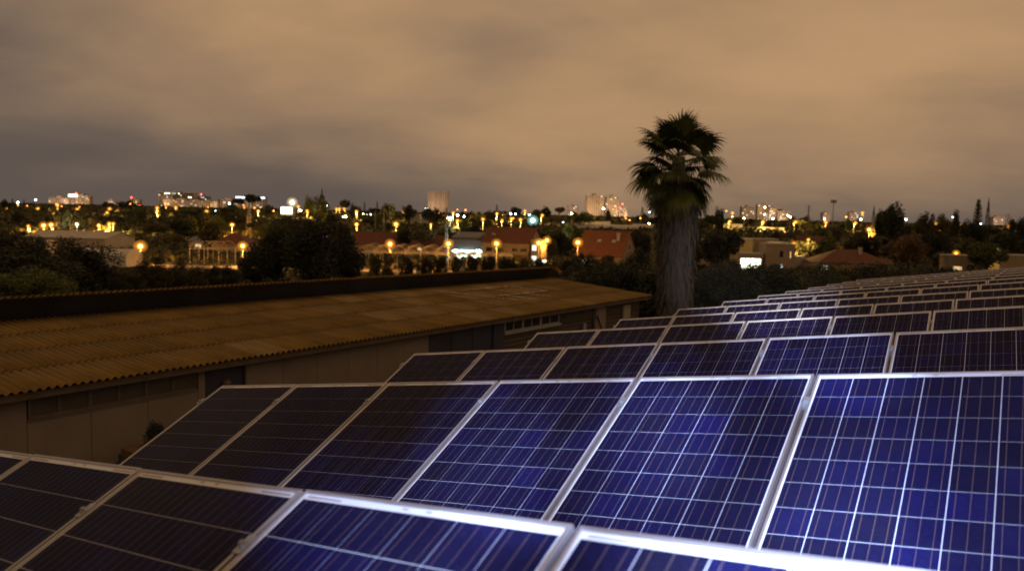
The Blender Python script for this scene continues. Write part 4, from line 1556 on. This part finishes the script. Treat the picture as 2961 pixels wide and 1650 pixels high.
block('cream block below the small bright block', 576, 627, 583, 1460, 5, 'beige', 8, 0.14, 14, 10)
block('long low building left of the umbrella pines', 630, 690, 577, 1480, 5, 'beige', 8, 0.08, 14, 21)
r_, X_, H_ = block('low building with a glowing blue-white roof edge behind the pines', 682, 766, 569, 1500, 6, 'grey', 10, 0.05, 14, 11, roofbox=False)
MB().box(-X_, X_, -0.6, -0.31, H_ - 2.2, H_ + 0.5).build('roof_edge_lights', M['ledblue'], r_)
r_, X_, H_ = block('block with a glowing top floor at the far left skyline', 198, 240, 561, 1500, 7, 'beige', 8, 0.10, 14, 12)
MB().box(-X_, X_ * 0.25, -0.6, -0.31, H_ - 4.5, H_ - 0.6).build('lit_top_floor', M['win_wall_bright'], r_)
block('dim row block left of the glowing-top block', 140, 198, 572, 1490, 6, 'pink', 9, 0.10, 14, 13)
block('narrow cream block right of the glowing-top block', 238, 258, 567, 1500, 7, 'beige', 4, 0.12, 14, 14)
block('dim brown block left of the hill pines', 305, 332, 581, 1480, 5, 'pink', 5, 0.06, 14, 15)
block('cream block with white-lit windows below a red beacon', 377, 401, 577, 1480, 6, 'beige', 5, 0.22, 14, 16)
block('warm block at the edge of the right-hand hill town', 2146, 2182, 598, 1480, 7, 'beige', 6, 0.16, 14, 17)
block('tallest block of the right-hand hill town', 2192, 2228, 592, 1500, 8, 'beige', 6, 0.20, 14, 18)
block('stepped block right of the tallest hill-town block', 2226, 2262, 603, 1480, 6, 'beige', 7, 0.20, 14, 19)
block('lowest warm block of the right-hand hill town', 2250, 2290, 612, 1470, 4, 'beige', 7, 0.25, 14, 20)
block('small far block under the right skyline', 2380, 2400, 615, 1480, 4, 'pink', 4, 0.15, 12, 22)
block('hazy far block left of the dark cypress', 2457, 2482, 614, 1480, 5, 'pink', 5, 0.10, 12, 23)
block('pinkish far block right of the tall cypress', 2873, 2906, 628, 1480, 6, 'pink', 6, 0.12, 14, 24)
for px_, py_, lb_ in ((220, 559, 'red beacon over the glowing-top block'), (380, 571, 'red beacon over the cream block'), (404, 594, 'low red beacon beside the cream block'),
                      (582, 562, 'red beacon over the small bright block'), (1800, 590, 'red beacon between the towers and palm'), (1793, 600, 'lower red beacon near the second tower')):
    beacon(px_, py_, 1465, lb_)
# skyline hall; a glowing sheet paints the floodlight on its front
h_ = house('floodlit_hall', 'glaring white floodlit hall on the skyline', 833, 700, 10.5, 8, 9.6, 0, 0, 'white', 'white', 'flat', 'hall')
MB().box(-4.9, 4.9, -4.3, -4.15, 3.5, 9.2).build('glowing_front', M['win_wall_bright'], h_)
street_lamp('white floodlight glaring beside the hall on the skyline', 845, 585, 692, 1.9, 'warmwhite', group=None, name='floodlight', cat='floodlight')
# town lights too small to show a pole
rt_ = random.Random(21)
for px_, py_, m_ in ((103, 578, 'bluewhite'), (1231, 602.6, 'bluewhite'), (1237, 602.8, 'bluewhite'), (1063, 620, 'bluewhite'), (1072, 620, 'bluewhite'), (1050, 619, 'warmwhite'),
                     (1490.5, 618.4, 'bluewhite'), (1477, 618, 'bluewhite'), (1530.7, 620.7, 'bluewhite'), (1878, 613.5, 'bluewhite'), (2235, 631.7, 'bluewhite'), (2210.8, 619.4, 'warmwhite'),
                     (2278, 622.4, 'warmwhite'), (2211.5, 599.6, 'warmwhite'), (993, 626, 'warmwhite'), (1000, 626, 'warmwhite'), (1323, 622, 'warmwhite'), (725, 572, 'bluewhite'),
                     (706, 600, 'sodium_far'), (736, 601, 'sodium_far'), (730, 600, 'sodium_far'), (1745, 603, 'warmwhite'), (2100, 610, 'sodium_far'), (1323, 606, 'sodium_far'),
                     (1346, 607, 'sodium_far'), (268, 626, 'bluewhite'), (425, 650, 'sodium_far'), (2755, 628, 'bluewhite'), (2447, 627, 'sodium_far'), (60, 720, 'sodium_far')) + tuple((rt_.uniform(10, 2950), 0, rt_.choice(('sodium_far', 'sodium_far', 'sodium_far', 'warmwhite', 'bluewhite'))) for _k in range(60)):
    if py_ == 0:  # random extras, added to thicken the carpet of lights
        py_ = 622 + (px_ - 1480) * 0.0227 + rt_.uniform(-16, 22)
    Y_ = (900 if py_ < 615 else 620) if len(m_) < 20 else 700
    if py_ > 700:
        Y_ = 160
    p = at(px_, py_, Y_)
    t = thing('town_light', 'tiny point of light among the far houses', 'light', (p.x, Y_, p.z), group='tiny far town lights')
    t['label'] = {'bluewhite': 'tiny bluish-white', 'warmwhite': 'tiny warm white', 'sodium_far': 'tiny orange'}[m_] + ' point of light among the far houses'
    s_ = 0.8 * Y_ / 900 * rt_.uniform(0.6, 1.1)
    MB().sphere((0, 0, 0), s_, 0.8, 8, 6).build('lamp_globe', M[m_], t)
    MB().tube([(0, 0.05, -max(p.z - ground_z(p.x, Y_), 2)), (0, 0.05, -s_ * 0.7)], 0.1, 5).build('pole', M['polegrey'], t)


# masts and pylons
def mast(name, label, px, top, Y, w, kind):
    p = at(px, top, Y)
    g = ground_z(p.x, Y)
    H = p.z - g
    root = thing(name, label, 'mast', (p.x, Y, g))
    b = MB()
    if kind == 'lattice':
        for sx_ in (-1, 1):
            for sy_ in (-1, 1):
                b.tube([(sx_ * w, sy_ * w, 0), (sx_ * w * 0.25, sy_ * w * 0.25, H)], 0.09, 4)
        n = 9
        for k in range(n):
            z0, z1 = H * k / n, H * (k + 1) / n
            a0, a1 = w * (1 - 0.75 * k / n), w * (1 - 0.75 * (k + 1) / n)
            for s in (-1, 1):
                b.tube([(-a0, s * a0, z0), (a1, s * a1, z1)], 0.06, 4)
                b.tube([(a0, s * a0, z0), (-a1, s * a1, z1)], 0.06, 4)
    else:
        b.tube([(0, 0, 0), (0, 0, H)], [w, w * 0.6], 8)
    b.build('shaft', M['polegrey'], root)
    if kind == 'flood':
        MB().box(-1.4, 1.4, -0.4, 0.4, H - 1.6, H).build('head_frame', M['polegrey'], root)
    if kind == 'pylon':
        for z in (0.97, 0.86, 0.75):
            MB().box(-3.2, 3.2, -0.15, 0.15, H * z - 0.15, H * z + 0.15).build('crossarm', M['polegrey'], root)
    return root


mast('lattice_mast', 'slim lattice mast left of the big dark tree', 720, 590, 330, 1.0, 'lattice')
mast('lattice_mast', 'tall thin lattice mast beside the cream gable house', 1292, 600, 215, 0.45, 'lattice')
mast('power_pole', 'bare pole on the slope above the red roofs', 1111, 600, 420, 0.2, 'pole')
mast('power_pole', 'short bare pole right of the floodlit hall trees', 1086, 608, 420, 0.18, 'pole')
mast('power_pole', 'bare pole under the left skyline', 387, 597, 420, 0.2, 'pole')
mast('floodlight_mast', 'tall sports floodlight mast on the right, unlit', 2411, 578, 420, 0.28, 'flood')
mast('power_pylon', 'dark power pylon with crossarms right of the palm', 2339, 593, 800, 0.9, 'pylon')
mast('power_pylon', 'faint power pylon at the right edge', 2916, 617, 900, 0.8, 'pylon')


# construction crane outlines far left
# ------------------------------------------------------------------ trees
# dark trees close behind the shed at left
for px_, top_, Y_, w_, k_, v_, lm_, lb_ in (
        (40, 700, 84, 330, 'bush', 0, 'leaf_dark', 'large dark tree at the left edge behind the shed'),
        (210, 690, 96, 300, 'bush', 1, 'leaf_dark', 'dark spreading tree before the warehouse'),
        (100, 775, 72, 260, 'bush', 2, 'leaf_green', 'bushy tree tinted green as if lit, just behind the shed ridge'),
        (20, 655, 130, 240, 'bush', 3, 'leaf_dark', 'tall dim tree at the left edge behind the others'),
        (345, 770, 100, 150, 'bush', 0, 'leaf_olive', 'olive bush below the bright sodium lamp'),
        (440, 735, 104, 130, 'bush', 3, 'leaf_olive', 'loose olive tree right of the polytunnel'),
        (540, 745, 108, 140, 'bush', 1, 'leaf_olive', 'olive tree in front of the bare pipe greenhouse'),
        (640, 765, 112, 120, 'bush', 2, 'leaf_dark', 'small dark tree left of the pale gatepost wall'),
        (800, 640, 112, 210, 'upright', 0, 'leaf_dark', 'left part of the big dark tree clump, dense crown'),
        (900, 632, 106, 250, 'upright', 1, 'leaf_dark', 'big dark tree with upright branches behind the shed'),
        (1000, 672, 110, 170, 'upright', 2, 'leaf_dark', 'right part of the big dark tree clump'),
        (735, 720, 118, 120, 'upright', 3, 'leaf_dark', 'low dark tree at the left foot of the big clump'),
        (830, 622, 190, 170, 'round', 1, 'leaf_dark', 'broad round tree behind the big dark clump'),
        ):
    tree_px('broad_tree', lb_, px_, top_, Y_, w_ * 1.05, k_, 'near', lm_, v_)
# hedge row of small trees with the lit road showing between them
rh = random.Random(8)
k_ = 0
px_ = 1085
while px_ < 1690:
    tree_px('hedge_tree', '%s tree of the hedge row behind the shed, counted from the big dark tree' % ORD20[k_], px_, 732 + rh.uniform(-6, 10) + (px_ - 1085) * 0.01, 148 + rh.uniform(-6, 6), rh.uniform(44, 70), 'bush', 'mid', rh.choice(('leaf_dark', 'leaf_olive', 'leaf_dark')), k_ % 4, 'hedge row trees behind the shed')
    px_ += rh.uniform(38, 58)
    k_ += 1
for n_, px_ in enumerate((300, 400, 480, 590, 690, 1060, 1120, 1200, 1290, 1370, 1450, 1530, 1600)):
    tree_px('low_bush', '%s low dark bush along the shed ridge, counted from the left' % ORD20[n_], px_, (792 if px_ > 1050 else 782) + rh.uniform(-5, 8), 128 + rh.uniform(-8, 8), rh.uniform(60, 90), 'bush', 'far', 'leaf_dark', int(px_) % 4, 'low bushes behind the shed')
for px_, top_, Y_, w_, lb_ in ((1690, 728, 165, 95, 'dark bush in front of the orange-roofed house, left'), (1765, 738, 160, 110, 'dark bush in front of the orange-roofed house, middle'),
                               (1845, 716, 165, 100, 'taller dark bush before the right gable of the orange-roofed house'), (1640, 745, 150, 90, 'dark bush at the right end of the hedge row')):
    tree_px('garden_bush', lb_, px_, top_, Y_, w_, 'bush', 'mid', 'leaf_dark', int(px_) % 4)
# grove between the palm and the villas
GX = [(x, y) for y in (55, 63, 72, 82, 93, 105, 118, 132, 147) for x in range(0, 17)]
rg = random.Random(31)
GROW = {}
for (gx, gy) in GX:
    if gy < 60:
        continue
    Y_ = gy + rg.uniform(-3, 3)
    px_ = 1600 + gx * 88 + (gy % 7) * 9 + rg.uniform(-22, 22)
    if px_ > 3080 or px_ < 1640:
        continue
    p = at(px_, 800, Y_)
    g = ground_z(p.x, Y_)
    # crowns of an old citrus and olive grove, tops about level
    hz = 622 + (px_ - 1480) * 0.0227
    h = rg.uniform(3.6, 5.2)
    GROW[gy] = GROW.get(gy, -1) + 1
    place_tree('grove_tree', '%s tree from the palm side in the %s row of the dark grove' % (ORD20[GROW[gy]], ORD20[[63, 72, 82, 93, 105, 118, 132, 147].index(gy)]), (p.x, Y_, g - 0.05), h, rg.uniform(5.2, 7.6), 'bush', 'mid' if Y_ > 70 else 'near',
               rg.choice(('leaf_dusty', 'leaf_dark', 'leaf_olive', 'leaf_dark')), rg.randint(0, 3), 'trees of the dark grove')
# trees that stand out
for px_, top_, Y_, w_, kd_, lm_, lb_ in (
        (471, 592, 300, 26, 'cypress', 'leaf_dark', 'tall black cypress left of the mid-town trees'),
        (36, 572, 700, 10, 'cypress', 'leaf_dark', 'thin cypress at the left skyline'), (69, 576, 700, 10, 'cypress', 'leaf_dark', 'second thin cypress at the left skyline'),
        (17, 574, 690, 34, 'round', 'leaf_dark', 'dark round tree at the left skyline edge'),
        (180, 592, 330, 56, 'upright', 'leaf_dark', 'tall dark tree column left of the yellow-lit lamps'),
        (395, 600, 360, 66, 'round', 'leaf_dark', 'dark bushy tree under the bare pole'),
        (520, 628, 310, 80, 'round', 'leaf_dark', 'dark round tree right of the black cypress'), (578, 612, 330, 74, 'round', 'leaf_dark', 'darkest round tree left of the lit hedge'),
        (730, 559, 690, 56, 'umbrella', 'leaf_dark', 'umbrella pine before the blue-white roof edge'), (690, 570, 680, 44, 'umbrella', 'leaf_dark', 'lower umbrella pine beside the taller one'),
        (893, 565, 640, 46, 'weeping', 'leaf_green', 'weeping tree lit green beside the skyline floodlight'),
        (930, 563, 600, 52, 'round', 'leaf_dark', 'dark tree in front of the araucaria'), (931, 544, 620, 15, 'araucaria', 'leaf_dark', 'slim araucaria rising above the skyline left of the pink tower'),
        (998, 576, 640, 34, 'umbrella', 'leaf_dark', 'umbrella pine above the orange twin lamps'), (1019, 585, 640, 18, 'round', 'leaf_dark', 'small round tree beside the umbrella pine'),
        (1091, 580, 700, 9, 'cypress', 'leaf_dark', 'small cypress on the skyline left of the pink tower'), (1054, 583, 700, 10, 'cypress', 'leaf_dark', 'pointed small cypress left of its neighbour'),
        (1120, 588, 600, 60, 'round', 'leaf_dark', 'broad dark tree left of the pink tower'), (1185, 592, 560, 56, 'round', 'leaf_dark', 'dark tree below the pink tower, left'),
        (1262, 598, 560, 40, 'round', 'leaf_dark', 'dark tree at the foot of the pink tower'),
        (1437, 590, 800, 10, 'cypress', 'leaf_dark', 'skyline cypress in the middle of the picture'), (1492, 597, 800, 44, 'round', 'leaf_dark', 'skyline tree right of the middle cypress'),
        (1580, 594, 800, 36, 'round', 'leaf_dark', 'rounded skyline tree left of the brownish block'), (1618, 597, 760, 38, 'umbrella', 'leaf_rust', 'brownish skyline pine left of the brownish block'),
        (1760, 600, 700, 18, 'round', 'leaf_dark', 'small dark tree at the foot of the second tower'), (1858, 596, 640, 14, 'cypress', 'leaf_dark', 'pointed tree between the far block and palm'),
        (2080, 600, 420, 44, 'round', 'leaf_dark', 'dark tree just right of the palm'),
        (2528, 594, 330, 15, 'cypress', 'leaf_dark', 'black cypress left of the big round skyline tree'),
        (2592, 588, 300, 94, 'round', 'leaf_dark', 'big round dark tree on the right skyline'), (2560, 600, 310, 60, 'round', 'leaf_dark', 'left shoulder of the big round skyline tree'),
        (2680, 608, 360, 70, 'round', 'leaf_olive', 'lit olive tree right of the big round tree'), (2730, 618, 360, 60, 'round', 'leaf_olive', 'second lit olive tree right of the big round tree'),
        (2765, 607, 340, 34, 'upright', 'leaf_dark', 'upright bushy tree left of the araucaria at right'),
        (2831, 574, 320, 44, 'araucaria', 'leaf_dark', 'open araucaria beside the tall right cypress'), (2860, 572, 320, 16, 'cypress', 'leaf_dark', 'tallest cypress at the right'),
        (2945, 620, 320, 60, 'round', 'leaf_dark', 'dark tree at the right edge'), (2815, 630, 310, 80, 'round', 'leaf_dark', 'dark tree below the araucaria at right'),
        (2090, 655, 175, 145, 'round', 'leaf_dark', 'dark tree in front of the lit glass wing, right of the palm'), (1985, 660, 180, 110, 'round', 'leaf_dark', 'dark tree behind the palm trunk'),
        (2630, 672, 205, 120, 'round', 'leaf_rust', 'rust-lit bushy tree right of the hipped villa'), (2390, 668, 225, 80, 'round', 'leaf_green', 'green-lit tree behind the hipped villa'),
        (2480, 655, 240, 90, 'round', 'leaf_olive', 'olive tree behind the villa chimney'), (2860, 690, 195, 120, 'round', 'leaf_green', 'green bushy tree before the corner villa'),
        (2700, 660, 250, 110, 'round', 'leaf_dark', 'dark tree behind the rust-lit tree'), (2940, 670, 260, 90, 'round', 'leaf_dark', 'dark tree behind the corner villa'),
        (1620, 668, 235, 100, 'round', 'leaf_dark', 'dark tree between the red-roofed and orange-roofed houses'), (1590, 690, 222, 60, 'round', 'leaf_olive', 'lamp-lit olive tree beside the lit house corner'),
        (1850, 668, 235, 80, 'round', 'leaf_dark', 'dark tree right of the orange-roofed house'), (1180, 655, 232, 90, 'round', 'leaf_dark', 'dark tree between the red roofs'),
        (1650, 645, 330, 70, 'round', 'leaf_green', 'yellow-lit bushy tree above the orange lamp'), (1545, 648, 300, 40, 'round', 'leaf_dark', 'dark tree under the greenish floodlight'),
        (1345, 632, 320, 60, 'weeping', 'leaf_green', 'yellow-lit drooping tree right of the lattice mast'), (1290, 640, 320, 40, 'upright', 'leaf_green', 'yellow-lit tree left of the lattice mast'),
        (1240, 600, 520, 44, 'round', 'leaf_dusty', 'pale green tree by the white cubes'), (1690, 612, 560, 70, 'round', 'leaf_green', 'green-lit hedge trees below the orange tower'),
        (2300, 655, 230, 50, 'round', 'leaf_olive', 'small olive tree by the yellow garden lamp')):
    lod_ = 'mid' if Y_ < 420 else 'far'
    tree_px('town_tree' if kd_ == 'round' else {'cypress': 'cypress', 'umbrella': 'umbrella_pine', 'araucaria': 'araucaria', 'upright': 'upright_tree', 'weeping': 'weeping_tree'}[kd_],
            lb_, px_, top_, Y_, w_, kd_, lod_, lm_, int(px_) % 3)
# loose trees filling the town, kept clear of the houses, lamps and towers listed here
CLEAR = [(0, 700, 130, 730, 190), (120, 668, 360, 715, 225), (230, 715, 420, 765, 172), (1200, 655, 1600, 725, 206), (1680, 660, 1860, 730, 204), (1050, 660, 1160, 700, 235), (1580, 628, 1880, 655, 560),
         (2130, 665, 2330, 765, 203), (2330, 700, 2560, 760, 196), (2740, 690, 2961, 745, 205), (1180, 615, 1250, 645, 560), (2060, 635, 2290, 665, 600), (815, 580, 860, 602, 690)]
CLEAR += [(x - 9, y - 9, x + 9, y + 10, 330) for x, y, _r in mid] + [(x - 8, y - 8, x + 8, y + 30, 592) for x, y in upper_l] + [(x - 7, y - 7, x + 7, y + 7, 870) for x, y in far_l]
CLEAR += [(x - 14, y - 14, x + 14, y + 60, 181) for x, y in ((406, 712), (702, 711), (1128, 705), (1297, 704), (1436, 704), (1558, 702), (1671, 701), (1581, 695))]
CLEAR += [(1225, 545, 1310, 600, 1500), (1690, 560, 1800, 606, 1500), (190, 555, 260, 585, 1500), (450, 550, 640, 590, 1500), (2140, 588, 2290, 625, 1500), (1530, 625, 1552, 650, 330), (680, 565, 770, 575, 1500)]
rs = random.Random(77)
cnt = 0
tries = 0
while cnt < 290 and tries < 4000:
    tries += 1
    Y_ = 215 * (1000 / 215) ** rs.random()
    px_ = rs.uniform(-60, 3020)
    p0 = at(px_, 700, Y_)
    g = ground_z(p0.x, Y_)
    h = rs.uniform(4.5, 9.5) if Y_ < 500 else rs.uniform(6, 11)
    w = h * rs.uniform(0.9, 1.5)
    hz = 622 + (px_ - 1480) * 0.0227
    ytop, ybot = hz - (g + h - CAM_Z) / Y_ * FPX, hz - (g - CAM_Z) / Y_ * FPX
    wp = w / Y_ * FPX / 2
    if any(px_ + wp > a and px_ - wp < c and ytop < d and ybot > b and Y_ < yy for a, b, c, d, yy in CLEAR):
        continue
    kd = rs.choice(('round', 'round', 'round', 'upright', 'umbrella'))
    place_tree('town_tree', {'round': 'round-crowned', 'upright': 'upright', 'umbrella': 'flat-topped'}[kd] + ' tree among the houses ' + ('below' if Y_ < 592 else 'above') + ' the hillside road', (p0.x, Y_, g - 0.05), h, w, kd, 'far' if Y_ < 420 else 'tiny', rs.choice(('leaf_dark', 'leaf_olive', 'leaf_olive', 'leaf_green')), rs.randint(0, 2), 'trees scattered through the town')
    cnt += 1
# clipped hedges lit yellow by the lamps
for px0_, px1_, Y_, h_, lb_ in ((615, 690, 338, 2.6, 'yellow-lit hedge below the lamp at the hipped house'), (700, 745, 338, 2.8, 'yellow-lit hedge right of the slim lattice mast'),
                                (1400, 1520, 345, 2.6, 'long yellow-lit hedge behind the big red roof'), (1575, 1600, 345, 2.4, 'short yellow-lit hedge right of the floodlight'),
                                (1190, 1250, 345, 2.4, 'yellow-lit hedge below the white cubes')):
    a, b = at(px0_, 660, Y_), at(px1_, 660, Y_)
    rng_ = np.random.default_rng(int(px0_))
    n_ = 2600
    P_ = np.stack([rng_.uniform(a.x, b.x, n_), rng_.uniform(Y_, Y_ + 1.6, n_), ground_z(0, Y_) + rng_.uniform(0, h_, n_) * rng_.uniform(0.8, 1.1, n_)], 1)
    V_, Q_ = leaf_quads(P_, np.zeros_like(P_), 0.28, rng_)
    tag(link('hedge', np_mesh('hedge', V_, Q_, M['hedge'])), lb_, 'hedge', 'lamp-lit hedges')

# undergrowth: scrub, weeds and low garden greenery that hides the bare ground of the whole slope
rng_ = np.random.default_rng(99)
n_ = 90000
Y_ = 62 * (1500 / 62) ** rng_.random(n_)
PX_ = rng_.uniform(-120, 3080, n_)
X_ = (PX_ - 1480) / FPX * Y_
keep = ~((Y_ > 158) & (Y_ < 186) & (X_ < 30))
Y_, X_ = Y_[keep], X_[keep]
G_ = np.interp(Y_, PY, PZ)
patch = 0.5 + 0.5 * np.sin(X_ * 0.05 + np.sin(Y_ * 0.021) * 2.0) * np.cos(Y_ * 0.017 + X_ * 0.013)
hmax = np.where(Y_ < 160, 0.3 + 0.6 * patch, np.where(Y_ < 400, 0.7 + 1.2 * patch, np.where(Y_ < 620, 1.5 + 2.5 * patch, 0.8 + 1.2 * patch)))
Z_ = G_ + rng_.random(len(Y_)) * hmax
P_ = np.stack([X_, Y_, Z_], 1)
V_, Q_ = leaf_quads(P_, np.zeros_like(P_), 1.0, rng_, 0.7)
sc_ = np.repeat(0.25 + np.minimum(Y_, 700) * 0.0026, 4)[:, None]
C_ = np.repeat(P_, 4, axis=0)
V_ = C_ + (V_ - C_) * sc_
tag(link('undergrowth', np_mesh('undergrowth', V_, Q_, M['leaf_olive'])), 'dark scrub and garden greenery covering the slopes between houses', 'undergrowth', kind='stuff')
